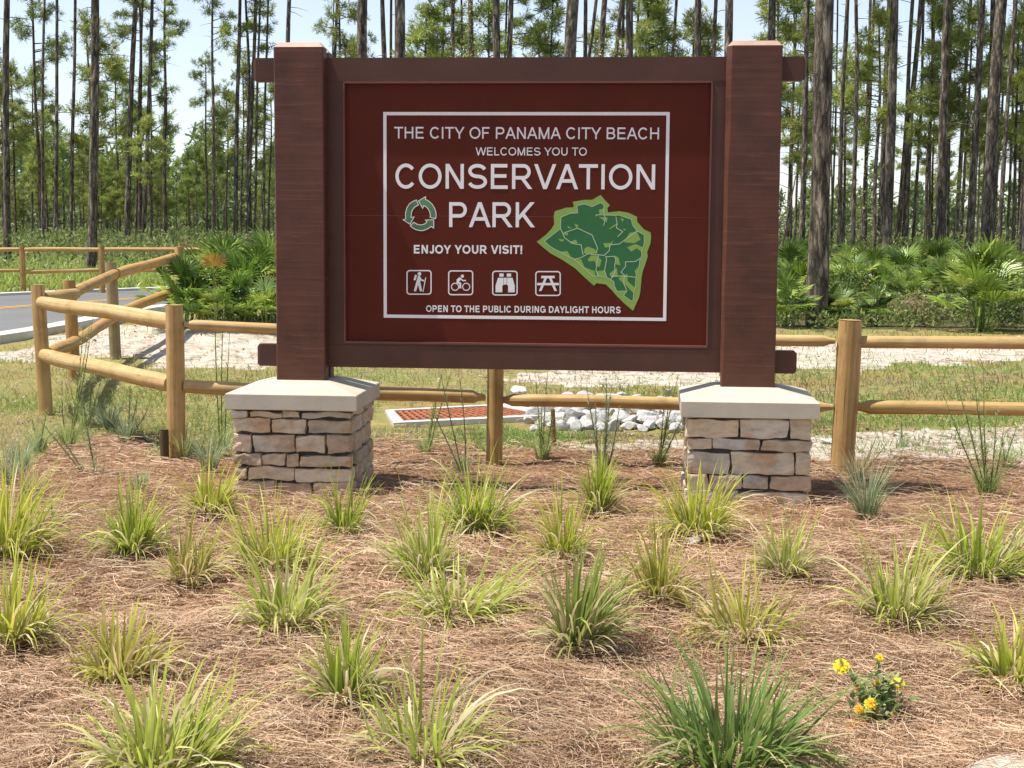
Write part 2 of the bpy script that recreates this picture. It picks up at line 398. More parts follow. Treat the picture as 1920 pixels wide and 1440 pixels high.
near_e = [(-12, 6), (-8.2, 13)] + W2([(-40, 655), (0, 648), (60, 632), (150, 613), (230, 598), (300, 583)]) + [(-5.0, 29), (-3.2, 33), (0, 38.5), (6, 45)]
far_e = [(-24, 8), (-19, 17), (-14, 24)] + W2([(0, 562), (80, 557), (150, 552), (230, 549), (300, 547)]) + [(-6.2, 35), (-2.6, 40.5), (3.5, 47)]
mid_e = [(-17.5, 7), (-13, 15.5), (-10.4, 21.5)] + W2([(0, 585), (80, 577), (150, 571), (230, 566), (300, 562)]) + [(-5.6, 32), (-2.9, 36.6), (3, 42.5)]
ROADZ = .05
def off(P, d):
    P = np.array(P, float); t = np.gradient(P, axis=0); t /= np.linalg.norm(t, axis=1)[:, None]
    return P + np.stack([t[:, 1], -t[:, 0]], -1) * d
strip("road", far_e, near_e, M_ROAD, ROADZ, label="grey asphalt park road curving away behind the palmettos")
mb_y = []
for d0, d1 in ((-.16, -.06), (.06, .16)):
    strip("road_marking", off(mid_e, d0), off(mid_e, d1), M_YELLOW, ROADZ + .006)
strip("kerb", off(near_e, -.02), off(near_e, .28), M_CONC, ROADZ + .09, .2)
strip("kerb", off(far_e, -.28), off(far_e, .02), M_CONC, ROADZ + .05, .2)
strip("pavement", [tuple(at(x, y, .05).xy) for x, y in ((1770, 1462), (1815, 1436), (1850, 1421), (1920, 1410), (2060, 1400), (2300, 1392))], [tuple(at(x, y, .05).xy) for x, y in ((1800, 1640), (1850, 1640), (1950, 1640), (2050, 1640), (2200, 1640), (2500, 1640))], M_KERB, .05, .15, label="pale concrete edge at the corner of the bed")

# ---------------------------------------------------------------- the sign
TH, X0S, DS, H2 = .0863, .0526, 8.54, 1.27
cT, sT = math.cos(TH), math.sin(TH)
def S(u, v, z): return Vector((X0S + u * cT + v * sT, DS - u * sT + v * cT, z))
def uz(px, py, v=.1285):
    """sign-plane coordinates of a photograph pixel on the plane v"""
    d = ray(px, py); nrm = Vector((sT, cT, 0)); p0 = S(0, v, 0)
    t = (p0 - Vector((0, 0, HC))).dot(nrm) / d.dot(nrm); p = Vector((0, 0, HC)) + d * t
    q = p - Vector((X0S, DS, 0)); return q.x * cT - q.y * sT, p.z
sign = empty("park_sign", S(0, .13, 0)); sign.rotation_euler = (0, 0, -TH)
tag(sign, "brown timber park welcome sign on two stone piers", "sign")
def L(u, v, z): return (u, v - .13, z)     # sign-local coordinates
BROWN = (.092, .035, .0215); BROWN2 = (.082, .032, .0205)
zb, zt, cz, ct, cw, cpv = .6107, 2.5218, .5598, .09, .7457, .258
def timber(u0, u1, v0, v1, z0, z1, name, wane=(0, 0), cham=.028, par=None, col=BROWN):
    """a rough timber with a chamfered top and an irregular wane on its left front edge"""
    mb = MB(); N = 26; rings = []
    for i in range(N + 1):
        t = i / N; z = z0 + (z1 - cham - z0) * t
        w = max(.004, wane[0] + (wane[1] - wane[0]) * t + .5 * (wane[0] + wane[1]) * .5 * (mnoise.noise((z * 3.1, u0 * 9, 1)) ))
        j = lambda k: mnoise.noise((z * 7, k * 3.3 + u0 * 5, 2)) * .0025
        rings.append([(u0 + w + j(1), v0, z), (u1 - .006 + j(2), v0 + j(5) * .6, z), (u1 + j(2), v0 + .006, z), (u1 + j(3), v1, z), (u0 + j(4), v1, z), (u0 + j(4), v0 + w * 1.7, z)])
    c = cham
    rings.append([(u0 + c + .01, v0 + c, z1), (u1 - c, v0 + c, z1), (u1 - c, v0 + c + .006, z1), (u1 - c, v1 - .008, z1), (u0 + c, v1 - .008, z1), (u0 + c, v0 + c + .008, z1)])
    n = 6; vs = [L(*p) for r in rings for p in r]
    fs = [(i * n + k, i * n + (k + 1) % n, (i + 1) * n + (k + 1) % n, (i + 1) * n + k) for i in range(len(rings) - 1) for k in range(n)]
    fs.append(tuple((len(rings) - 1) * n + k for k in range(n))); fs.append(tuple(range(n - 1, -1, -1)))
    mb.add(vs, fs[:-2 - n], col)
    top = [L(*p) for r in rings[-2:] for p in r]; top = [(a, b, c_ + .0006) for a, b, c_ in top]
    mb.add(top, [(k, (k + 1) % n, n + (k + 1) % n, n + k) for k in range(n)] + [tuple(n + k for k in range(n))], (.42, .27, .20))
    return mb.build(name, M_TIMBER, par)
for s, w, wn0 in ((-1, .285, (.009, .006)), (1, .300, (.010, .026))):
    p = timber(s * H2 - w / 2, s * H2 + w / 2, 0, .098, zb - .012, zt, "post", wn0, par=sign)
    timber(s * H2 - w / 2 + .01, s * H2 + w / 2 - .004, .176, .27, zb - .012, zt - .012, "post", (.004, .004), par=sign)
def beam(u0, u1, v0, v1, z0, z1, c=.014):
    mb = MB(); prof = lambda k: [(v0, z0 + k), (v0, z1 - k), (v0 + .004, z1), (v1, z1), (v1, z0), (v0 + .004, z0)]
    xs = [(u0, c), (u0 + c, 0), (u1 - c, 0), (u1, c)]; vs = []
    for u, k in xs:
        vs += [L(u, v0 + (k * .5), z0 + k), L(u, v0 + k * .5, z1 - k), L(u, v1, z1 - k), L(u, v1, z0 + k)]
    fs = [(i * 4 + k, (i + 1) * 4 + k, (i + 1) * 4 + (k + 1) % 4, i * 4 + (k + 1) % 4) for i in range(3) for k in range(4)]
    fs += [(0, 1, 2, 3), (15, 14, 13, 12)]
    mb.add(vs, fs, BROWN2); return mb.build("beam", M_BOARD, sign)
beam(-1.5544, 1.5544, .101, .172, 2.3124, 2.4449)
beam(-1.5487, 1.5487, .101, .172, .6843, .812)
pu0, pz1 = uz(646, 155, .101); pu1, pz0 = uz(1328, 650, .101); pz0 = min(pz0, .835); pz1 = max(pz1, 2.285)
pu0, pu1 = uz(646, 400, .101)[0], uz(1330, 400, .101)[0]
def framepiece(lo, hi, col=BROWN2, mat=None, name="frame"):
    mb = MB(); mb.box(lo, hi, col, T=L); return mb.build(name, mat or M_BOARD, sign)
framepiece((-1.13, .1035, .8125), (pu0, .168, 2.312)); framepiece((pu1, .1035, .8125), (1.128, .168, 2.312))
framepiece((pu0 + .0005, .1065, pz1), (pu1 - .0005, .168, 2.3118)); framepiece((pu0 + .0005, .1045, .8128), (pu1 - .0005, .168, pz0))
zs = uz(990, 406, .13)[1]
LIP = (.16, .06, .045)
for nm, lo, hi in (("trim", (pu0 - .004, .098, pz0 - .007), (pu1 + .004, .128, pz0 + .004)), ("trim", (pu0 - .004, .099, pz1 - .004), (pu1 + .004, .128, pz1 + .007)),
                   ("trim", (pu0 - .006, .0985, pz0 + .0045), (pu0 + .003, .128, pz1 - .0045)), ("trim", (pu1 - .003, .0985, pz0 + .0045), (pu1 + .006, .128, pz1 - .0045))):
    framepiece(lo, hi, LIP, name="trim")
def panel(z0, z1):
    mb = MB(); mb.box((pu0 + .002, .13, z0), (pu1 - .002, .16, z1), (1, 1, 1), T=L); return mb.build("sign_panel", M_PANEL, sign)
P_up = panel(zs + .0012, pz1 + .003); P_lo = panel(pz0 - .003, zs - .0012)
framepiece((pu0 + .01, .1325, zs - .004), (pu1 - .01, .161, zs + .004), (.35, .12, .09), name="seam_strip")

# --- lettering: strokes cut like a grotesque face
def clip_poly(P, axis, lim, keep_low):
    out = []
    for i in range(len(P)):
        a, b = P[i], P[(i + 1) % len(P)]
        ia = (a[axis] <= lim) if keep_low else (a[axis] >= lim); ib = (b[axis] <= lim) if keep_low else (b[axis] >= lim)
        if ia: out.append(a)
        if ia != ib:
            t = (lim - a[axis]) / (b[axis] - a[axis]); out.append((a[0] + (b[0] - a[0]) * t, a[1] + (b[1] - a[1]) * t))
    return out
def arc(cx, cy, rx, ry, a0, a1, n=14):
    return [(cx + rx * math.cos(math.radians(a0 + (a1 - a0) * i / n)), cy + ry * math.sin(math.radians(a0 + (a1 - a0) * i / n))) for i in range(n + 1)]
WID = dict(A=.93, B=.76, C=.90, D=.83, E=.72, F=.66, G=.95, H=.78, I=.14, J=.55, K=.82, L=.62, M=.94, N=.78, O=.98, P=.76, R=.86, S=.82, T=.80, U=.78, V=.93, W=1.32, Y=.92)
ADV = dict(A=.93, B=.93, C=1.01, D=1.01, E=.93, F=.85, G=1.09, H=1.01, I=.39, J=.70, K=.93, L=.78, M=1.16, N=1.01, O=1.09, P=.93, R=1.01, S=.93, T=.85, U=1.01, V=.93, W=1.32, Y=.93)
ADV[' '] = .39; ADV['!'] = .40
def glyph(ch, t):
    """centre lines of a capital: list of (points, extend) in a box W x 1"""
    h = t / 2; w = WID.get(ch, .14); H1 = 1 - h; st = lambda x: ([(x, 0), (x, 1)], 0)
    if ch == 'I': return [([(w / 2, 0), (w / 2, 1)], 0)]
    if ch == '!': return [([(w / 2, .28), (w / 2, 1)], 0), ([(w / 2, 0), (w / 2, t)], 0)]
    if ch == 'L': return [st(h), ([(h, h), (w, h)], 0)]
    if ch == 'T': return [([(w / 2, 0), (w / 2, 1)], 0), ([(0, H1), (w, H1)], 0)]
    if ch == 'E': return [st(h), ([(h, H1), (w * .97, H1)], 0), ([(h, .52), (w * .92, .52)], 0), ([(h, h), (w, h)], 0)]
    if ch == 'F': return [st(h), ([(h, H1), (w, H1)], 0), ([(h, .5), (w * .88, .5)], 0)]
    if ch == 'H': return [st(h), st(w - h), ([(h, .52), (w - h, .52)], 0)]
    if ch == 'N': return [st(h), st(w - h), ([(h, 1), (w - h, 0)], 1)]
    if ch == 'M': return [st(h), st(w - h), ([(h, 1), (w / 2, 0.0)], 1), ([(w - h, 1), (w / 2, 0.0)], 1)]
    if ch == 'A': return [([(h * 1.05, 0), (w / 2, 1)], 1), ([(w - h * 1.05, 0), (w / 2, 1)], 1), ([(w * .22, .33), (w * .78, .33)], 0)]
    if ch == 'V': return [([(h * 1.05, 1), (w / 2, 0)], 1), ([(w - h * 1.05, 1), (w / 2, 0)], 1)]
    if ch == 'W': return [([(h, 1), (w * .26, 0)], 1), ([(w * .26, 0), (w * .5, 1)], 1), ([(w * .5, 1), (w * .74, 0)], 1), ([(w * .74, 0), (w - h, 1)], 1)]
    if ch == 'Y': return [([(h * 1.2, 1), (w / 2, .40)], 2), ([(w - h * 1.2, 1), (w / 2, .40)], 2), ([(w / 2, 0), (w / 2, .46)], 0)]
    if ch == 'K': return [st(h), ([(h, .30), (w - h * 1.6, 1)], 3), ([(w * .34, .56), (w - h * 1.3, 0)], 3)]
    if ch == 'O': return [(arc(w / 2, .5, w / 2 - h, .5 - h + .008, 0, 360, 40), 0)]
    if ch == 'C': return [(arc(w / 2 + .01, .5, w / 2 - h, .5 - h + .008, 40, 322, 30), 0)]
    if ch == 'G': return [(arc(w / 2, .5, w / 2 - h, .5 - h + .008, 42, 322, 30) + [(w - h, .2), (w - h, .47)], 0), ([(w * .56, .47), (w - h * .02, .47)], 0)]
    if ch == 'S':
        ry = (1 - 2 * h) / 4; rx = w / 2 - h
        return [(arc(w / 2, .5 + ry, rx * .95, ry, 18, 262, 20) + arc(w / 2, .5 - ry, rx, ry, 82, -166, 20), 0)]
    if ch == 'U': return [([(h, 1), (h, .38)] + arc(w / 2, .38, w / 2 - h, .38 - h + .008, 180, 360, 16) + [(w - h, 1)], 0)]
    if ch == 'J': return [([(w - h, 1), (w - h, .28)] + arc(w / 2, .28, w / 2 - h, .28 - h + .008, 0, -175, 14), 0)]
    if ch == 'D': return [st(h), ([(h, H1), (w * .45, H1)] + arc(w * .45, .5, w * .55 - h, .5 - h, 90, -90, 20) + [(h, h)], 0)]
    if ch in 'PR':
        y0 = .45; yc = (H1 + y0) / 2; ry = (H1 - y0) / 2; pw = w if ch == 'P' else w * .92
        g = [st(h), ([(h, H1), (pw * .6, H1)] + arc(pw * .6, yc, pw * .4 - h, ry, 90, -90, 14) + [(h, y0)], 0)]
        if ch == 'R': g.append(([(w * .47, y0 + .02), (w - h * 1.2, 0)], 3))
        return g
    if ch == 'B':
        y0 = .52; g = [st(h)]
        g.append(([(h, H1), (w * .58, H1)] + arc(w * .58, (H1 + y0) / 2, w * .36 - h, (H1 - y0) / 2, 90, -90, 12) + [(h, y0)], 0))
        g.append(([(h, y0), (w * .58, y0)] + arc(w * .58, (h + y0) / 2, w * .42 - h, (y0 - h) / 2, 90, -90, 12) + [(h, h)], 0)); return g
    return []
def stroke_quads(P, t, closed=False):
    P = [p for i, p in enumerate(P) if i == 0 or math.hypot(p[0] - P[i - 1][0], p[1] - P[i - 1][1]) > 1e-6]
    n = len(P); Lf, Rt = [], []
    for i in range(n):
        a = P[i - 1] if i > 0 else (P[-2] if closed else None); b = P[i + 1] if i < n - 1 else (P[1] if closed else None); c = P[i]
        d1 = ((c[0] - a[0]), (c[1] - a[1])) if a else None; d2 = ((b[0] - c[0]), (b[1] - c[1])) if b else None
        d1 = d1 or d2; d2 = d2 or d1
        l1 = math.hypot(*d1) or 1e-9; l2 = math.hypot(*d2) or 1e-9
        n1 = (-d1[1] / l1, d1[0] / l1); n2 = (-d2[1] / l2, d2[0] / l2)
        mx, my = n1[0] + n2[0], n1[1] + n2[1]; ml = math.hypot(mx, my) or 1e-9; mx /= ml; my /= ml
        k = min(1 / max(.35, mx * n1[0] + my * n1[1]), 2.2) * t / 2
        Lf.append((c[0] + mx * k, c[1] + my * k)); Rt.append((c[0] - mx * k, c[1] - my * k))
    return [[Lf[i], Rt[i], Rt[i + 1], Lf[i + 1]] for i in range(n - 1)]
def put2d(mb, poly, v):
    """a polygon in sign-plane (u, z) coordinates, laid at depth v and facing out"""
    a = sum(poly[i][0] * poly[(i + 1) % len(poly)][1] - poly[(i + 1) % len(poly)][0] * poly[i][1] for i in range(len(poly)))
    if a < 0: poly = poly[::-1]
    mb.add([L(p[0], v, p[1]) for p in poly], [tuple(range(len(poly)))])
def letter_line(text, xl, xr, ytl, ybl, ybr, t, parent, name):
    """text fitted between pixels xl..xr with cap top / baseline pixels at its left end and baseline at its right end"""
    uL, zB = uz(xl, ybl); _, zTp = uz(xl, ytl); uR, zBR = uz(xr, ybr)
    tot, pos = 0, []
    for k, ch in enumerate(text):
        pos.append(tot + (ADV[ch] - WID.get(ch, .14)) / 2 if ch != ' ' else tot); tot += ADV[ch]
    x0 = pos[0]; x1 = pos[-1] + WID.get(text[-1], .14)
    capz = zTp - zB; sx = (uR - uL) / (x1 - x0); mb = MB()
    for k, ch in enumerate(text):
        if ch == ' ':
            mb.build(name, M_LETTER, parent); mb = MB(); continue
        for si, (P, ext) in enumerate(glyph(ch, t)):
            P = list(P)
            if ext:
                (a, b) = P; dx, dy = b[0] - a[0], b[1] - a[1]; e0 = .25 if ext in (1, 2, ) else (.0); e1 = .25 if ext in (1, 3) else .04
                P = [(a[0] - dx * e0, a[1] - dy * e0), (b[0] + dx * e1, b[1] + dy * e1)]
            for q in stroke_quads(P, t, closed=(ch == 'O')):
                if ext: q = clip_poly(clip_poly(q, 1, 1, True), 1, 0, False)
                if len(q) < 3: continue
                poly = []
                for x, y in q:
                    U = uL + (pos[k] + x - x0) * sx; f = (U - uL) / (uR - uL)
                    poly.append((U, zB + (zBR - zB) * f + y * capz))
                put2d(mb, poly, .1286 - si * .00018)
    return mb.build(name, M_LETTER, parent)
letter_line("THE CITY OF PANAMA CITY BEACH", 739.3, 1235.5, 237.8, 259.6, 261.3, .135, P_up, "lettering")
letter_line("WELCOMES YOU TO", 891.8, 1100.3, 276.2, 291.2, 291.8, .135, P_up, "lettering")
letter_line("CONSERVATION", 741.0, 1228, 306.9, 353.4, 355.4, .142, P_up, "lettering")
letter_line("PARK", 842, 1003, 379, 425.7, 426.2, .142, P_up, "lettering")
letter_line("ENJOY YOUR VISIT!", 776, 978.5, 459.2, 475.3, 476.2, .2, P_lo, "lettering")
letter_line("OPEN TO THE PUBLIC DURING DAYLIGHT HOURS", 798.8, 1163.7, 572.3, 584.8, 587.5, .195, P_lo, "lettering")
def rect_ring(mb, px0, py0, px1, py1, py0r, py1l, wpx, v=.1284):
    O = [uz(px0, py0), uz(px1, py0r), uz(px1 - (0), py1), uz(px0, py1l)]
    return O
mb = MB()
O = [uz(719, 209.5), uz(1256, 210.5), uz(1249, 601.5), uz(719, 596)]
bw = .0185
u0 = (O[0][0] + O[3][0]) / 2; u1 = (O[1][0] + O[2][0]) / 2; z1 = (O[0][1] + O[1][1]) / 2; z0 = (O[2][1] + O[3][1]) / 2
for a, b, c, d in ((u0, z0, u1, z0 + bw), (u0, z1 - bw, u1, z1), (u0, z0 + bw, u0 + bw, z1 - bw), (u1 - bw, z0 + bw, u1, z1 - bw)):
    put2d(mb, [(a, b), (c, b), (c, d), (a, d)], .1284)
mb.build("border", M_LETTER, P_up)

# --- pictograms
def K1(x, y): return uz(750 + x / 12, 495 + y / 12)
def K2(x, y): return uz(910 + x / 12, 495 + y / 12)
def rbox(mb, K, x0, y0, x1, y1, r=62, w=27):
    x0 += w / 2; x1 -= w / 2; y0 += w / 2; y1 -= w / 2
    P = arc(x1 - r, y1 - r, r, r, 0, 90, 6) + arc(x0 + r, y1 - r, r, r, 90, 180, 6) + arc(x0 + r, y0 + r, r, r, 180, 270, 6) + arc(x1 - r, y0 + r, r, r, 270, 360, 6)
    P.append(P[0])
    for q in stroke_quads(P, w, True): put2d(mb, [K(*p) for p in q], .1286)
def line_px(mb, K, P, w, v=.1284, closed=False):
    for q in stroke_quads(P, w, closed): put2d(mb, [K(*p) for p in q], v)
def disc(mb, K, x, y, r, v=.1282): put2d(mb, [K(*p) for p in arc(x, y, r, r, 0, 360, 18)[:-1]], v)
mb = MB(); rbox(mb, K1, 145, 135, 712, 692)
disc(mb, K1, 437, 222, 42)
put2d(mb, [K1(*p) for p in [(405, 268), (450, 266), (470, 320), (455, 400), (500, 612), (448, 614), (405, 455), (365, 614), (310, 612), (370, 390)]], .1284)
line_px(mb, K1, [(445, 300), (475, 358), (540, 378)], 34, .12825)
put2d(mb, [K1(*p) for p in [(338, 240), (384, 250), (352, 368), (305, 360)]], .1281)
line_px(mb, K1, [(578, 306), (518, 628)], 20, .1280)
mb.build("hiker_symbol", M_LETTER, P_lo)
mb = MB(); rbox(mb, K1, 1082, 142, 1648, 703)
disc(mb, K1, 1403, 273, 36)
for cx in (1238, 1490):
    line_px(mb, K1, arc(cx, 513, 80, 80, 0, 360, 26), 20, .1284, True)
line_px(mb, K1, [(1358, 320), (1290, 385)], 70, .1283)
line_px(mb, K1, [(1272, 398), (1356, 440), (1356, 548)], 44, .1282)
line_px(mb, K1, [(1350, 310), (1410, 372), (1486, 372)], 28, .1281)
mb.build("cyclist_symbol", M_LETTER, P_lo)
mb = MB(); rbox(mb, K2, 152, 150, 728, 710)
put2d(mb, [K2(*p) for p in [(315, 215), (412, 215), (412, 285), (315, 285)]], .1284); put2d(mb, [K2(*p) for p in [(483, 215), (580, 215), (580, 285), (483, 285)]], .1284)
put2d(mb, [K2(*p) for p in [(285, 310), (410, 310), (410, 470), (382, 490), (382, 636), (230, 636), (230, 490)]], .1283)
put2d(mb, [K2(*p) for p in [(612, 310), (662, 490), (662, 636), (512, 636), (512, 490), (490, 470), (490, 310)]], .1283)
put2d(mb, [K2(*p) for p in [(419, 310), (480, 310), (480, 462), (419, 462)]], .1283)
mb.build("binocular_symbol", M_LETTER, P_lo)
mb = MB(); rbox(mb, K2, 1122, 158, 1698, 720)
put2d(mb, [K2(*p) for p in [(1258, 265), (1560, 265), (1560, 320), (1258, 320)]], .1284); put2d(mb, [K2(*p) for p in [(1165, 425), (1655, 425), (1655, 478), (1165, 478)]], .1282)
put2d(mb, [K2(*p) for p in [(1330, 320), (1388, 320), (1262, 606), (1204, 606)]], .1283); put2d(mb, [K2(*p) for p in [(1432, 320), (1490, 320), (1612, 606), (1554, 606)]], .1283)
mb.build("picnic_table_symbol", M_LETTER, P_lo)
# --- three chasing arrows
def K3(x, y): return uz(740 + x / 16, 360 + y / 16)
C3 = (785, 650)
arrows = [
    [(715, 268), (930, 140), (922, 222)] + arc(785, 690, 455, 470, 74, -8, 14)[0:0] + [(1010, 265), (1120, 360), (1200, 490), (1240, 620), (1245, 720), (1228, 798), (1065, 765), (1072, 690), (1050, 590), (1000, 500), (930, 430), (868, 408), (840, 490)],
    [(655, 238), (710, 392), (600, 450), (530, 540), (497, 650), (490, 765), (582, 748), (460, 965), (250, 832), (332, 812), (325, 640), (365, 480), (440, 360), (540, 285)],
    [(575, 908), (680, 972), (790, 992), (900, 960), (972, 900), (925, 842), (1172, 835), (1172, 1085), (1098, 1032), (1000, 1100), (880, 1150), (770, 1160), (640, 1130), (540, 1075), (470, 1015)]]
mbg, mbw = MB(), MB()
for A in arrows:
    put2d(mbg, [K3(*p) for p in A], .1286); line_px(mbw, K3, A + [A[0]], 22, .1283, True)
arr = mbg.build("recycling_arrows", M_ARROW, P_up); mbw.build("arrow_outline", M_LETTER, P_up)
# --- park map
def K4(x, y): return uz(1000 + x * .15972, 360 + y * .15972)
outer = [(40, 585), (150, 500), (215, 430), (245, 380), (240, 280), (250, 228), (380, 185), (470, 180), (475, 150), (462, 115), (600, 92), (690, 92), (790, 35), (840, 95), (898, 155), (870, 190), (875, 240), (1010, 225), (1120, 245), (1215, 290), (1220, 350), (1300, 440), (1375, 475), (1383, 520), (1375, 600), (1335, 710), (1345, 750), (1320, 830), (1285, 930), (1270, 1010), (1255, 1180), (1240, 1240), (1170, 1395), (1060, 1300), (970, 1210), (920, 1150), (850, 1085), (740, 1070), (710, 1100), (600, 1000), (490, 895), (330, 790), (200, 720), (120, 655)]
dark = [(130, 578), (230, 500), (318, 430), (325, 295), (435, 250), (520, 245), (512, 160), (600, 140), (690, 172), (790, 125), (828, 150), (828, 270), (960, 275), (1000, 270), (1150, 320), (1165, 390), (1220, 460), (1300, 500), (1302, 600), (1270, 700), (1275, 740), (1250, 800), (1245, 860), (1215, 960), (1205, 1000), (1195, 1120), (1180, 1180), (1170, 1270), (1150, 1280), (1060, 1215), (1100, 1160), (980, 1165), (950, 1100), (945, 1050), (910, 1030), (860, 1000), (760, 985), (700, 990), (480, 790), (440, 775), (300, 700), (200, 640)]
lights = [[(260, 672), (330, 700), (400, 695), (440, 760), (500, 785), (440, 775)], [(480, 788), (560, 790), (600, 880), (720, 930), (730, 985), (700, 988)], [(590, 715), (605, 660), (640, 640), (720, 670), (760, 720), (640, 728)], [(640, 790), (680, 745), (740, 740), (800, 800), (780, 880), (740, 870), (720, 810), (650, 815)],
          [(735, 930), (830, 920), (855, 995), (750, 985)], [(1060, 590), (1130, 480), (1215, 465), (1258, 560), (1180, 602)], [(1100, 650), (1200, 610), (1286, 650), (1265, 698), (1215, 660), (1150, 700)], [(820, 600), (900, 600), (940, 570), (900, 650), (840, 650)], [(955, 745), (1000, 770), (1022, 860), (972, 850), (960, 790)], [(890, 960), (980, 890), (990, 980), (922, 1010)],
          [(1000, 1010), (1100, 960), (1110, 1050), (1190, 1120), (1178, 1190), (1080, 1090), (1020, 1040)], [(360, 468), (410, 480), (400, 512), (345, 490)], [(400, 395), (452, 430), (410, 425)], [(480, 370), (532, 390), (510, 432)], [(770, 210), (826, 190), (826, 255), (775, 258)], [(765, 292), (872, 300), (862, 360), (810, 322)], [(1020, 300), (1062, 320), (1048, 352)], [(440, 580), (500, 560), (520, 600), (460, 605)], [(290, 550), (372, 560), (330, 586)], [(1190, 930), (1230, 870), (1205, 985)], [(885, 432), (975, 370), (985, 385), (895, 438)], [(1050, 430), (1090, 435), (1070, 455)]]
trails = [dark + [dark[0]], [(320, 430), (370, 540), (460, 605), (560, 620), (585, 740)], [(370, 475), (520, 425), (690, 505), (755, 660), (735, 710)], [(480, 790), (560, 770), (640, 725), (750, 735), (830, 745), (890, 690), (900, 620), (1010, 610), (1220, 455)], [(765, 740), (735, 920), (765, 985)], [(850, 750), (860, 800), (835, 920), (860, 995)], [(850, 760), (950, 755), (970, 790), (955, 870), (960, 930), (910, 1030)],
          [(1250, 780), (1200, 815), (1080, 820), (1085, 870), (1030, 940), (1070, 980), (1060, 1070), (1095, 1150)], [(920, 990), (1060, 985), (1205, 1000)], [(830, 150), (830, 270), (845, 310), (825, 395)], [(730, 285), (740, 268), (830, 266)], [(970, 290), (985, 380), (975, 420), (1050, 465), (990, 525)]]
mb = MB(); put2d(mb, [K4(*p) for p in outer], .1288); pm = mb.build("park_map", M_MAPLIGHT, P_up)
mb = MB(); put2d(mb, [K4(*p) for p in dark], .1285); mb.build("map_woodland", M_MAPDARK, P_up)
mb = MB()
for k, A in enumerate(lights): put2d(mb, [K4(*p) for p in A], .1282)
mb.build("map_clearing", M_MAPLIGHT, P_up)
mb = MB()
for k, A in enumerate(trails): line_px(mb, K4, A, 8 if k else 6, .1279 - k * .00004)
mb.build("map_trail", M_MAPLINE, P_up)

# --- stone piers and their caps
STONES = [(.47, .38, .265), (.53, .44, .325), (.42, .345, .255), (.54, .435, .30), (.50, .375, .275), (.45, .40, .325), (.57, .485, .37), (.40, .30, .21), (.55, .50, .42)]
def stone(mb, lo, hi, seed, col, rnd=.14):
    """a split ledge stone: rounded, roughened box"""
    n = 7; c = [(a + b) / 2 for a, b in zip(lo, hi)]; hs = [(b - a) / 2 for a, b in zip(lo, hi)]
    grid, fs = {}, []; vs = []
    def vid(i, j, k):
        if (i, j, k) in grid: return grid[(i, j, k)]
        p = [2 * i / n - 1, 2 * j / n - 1, 2 * k / n - 1]
        r = min(.006, min(hs) * .5)
        q = [p[a] * hs[a] for a in range(3)]
        core = [max(-hs[a] + r, min(hs[a] - r, q[a])) for a in range(3)]
        d = Vector([q[a] - core[a] for a in range(3)])
        if d.length > 1e-6: d = d.normalized() * r
        P = Vector([c[a] + core[a] + d[a] for a in range(3)])
        nz = mnoise.noise_vector(P * 8 + Vector((seed * 7.3, 0, 0))) * .013 + mnoise.noise_vector(P * 30 + Vector((seed, 3, 0))) * .007
        vs.append(P + nz); grid[(i, j, k)] = len(vs) - 1; return len(vs) - 1
    for a in range(n):
        for b in range(n):
            for k in (0, n):
                q1 = [vid(a, b, k), vid(a + 1, b, k), vid(a + 1, b + 1, k), vid(a, b + 1, k)]; fs.append(q1 if k else q1[::-1])
                q2 = [vid(a, k, b), vid(a + 1, k, b), vid(a + 1, k, b + 1), vid(a, k, b + 1)]; fs.append(q2[::-1] if k else q2)
                q3 = [vid(k, a, b), vid(k, a + 1, b), vid(k, a + 1, b + 1), vid(k, a, b + 1)]; fs.append(q3 if k else q3[::-1])
    n0 = len(mb.v); mb.add([L(*p) for p in vs], fs, col, False)
rowsL = [([205, 350, 700, 885, 1400], 470, 550), ([200, 580, 950, 1400], 550, 715), ([185, 385, 825, 1145, 1400], 715, 910), ([180, 480, 725, 868, 1400], 910, 1052), ([200, 335, 815, 1400], 1052, 1195), ([220, 622, 990, 1390], 1195, 1420)]
rowsR = [([205, 735, 1240, 1462], 545, 728), ([205, 452, 960, 1468], 728, 852), ([200, 650, 1305, 1475], 852, 1062), ([215, 430, 778, 1052, 1472], 1062, 1210), ([205, 738, 1465], 1210, 1420)]
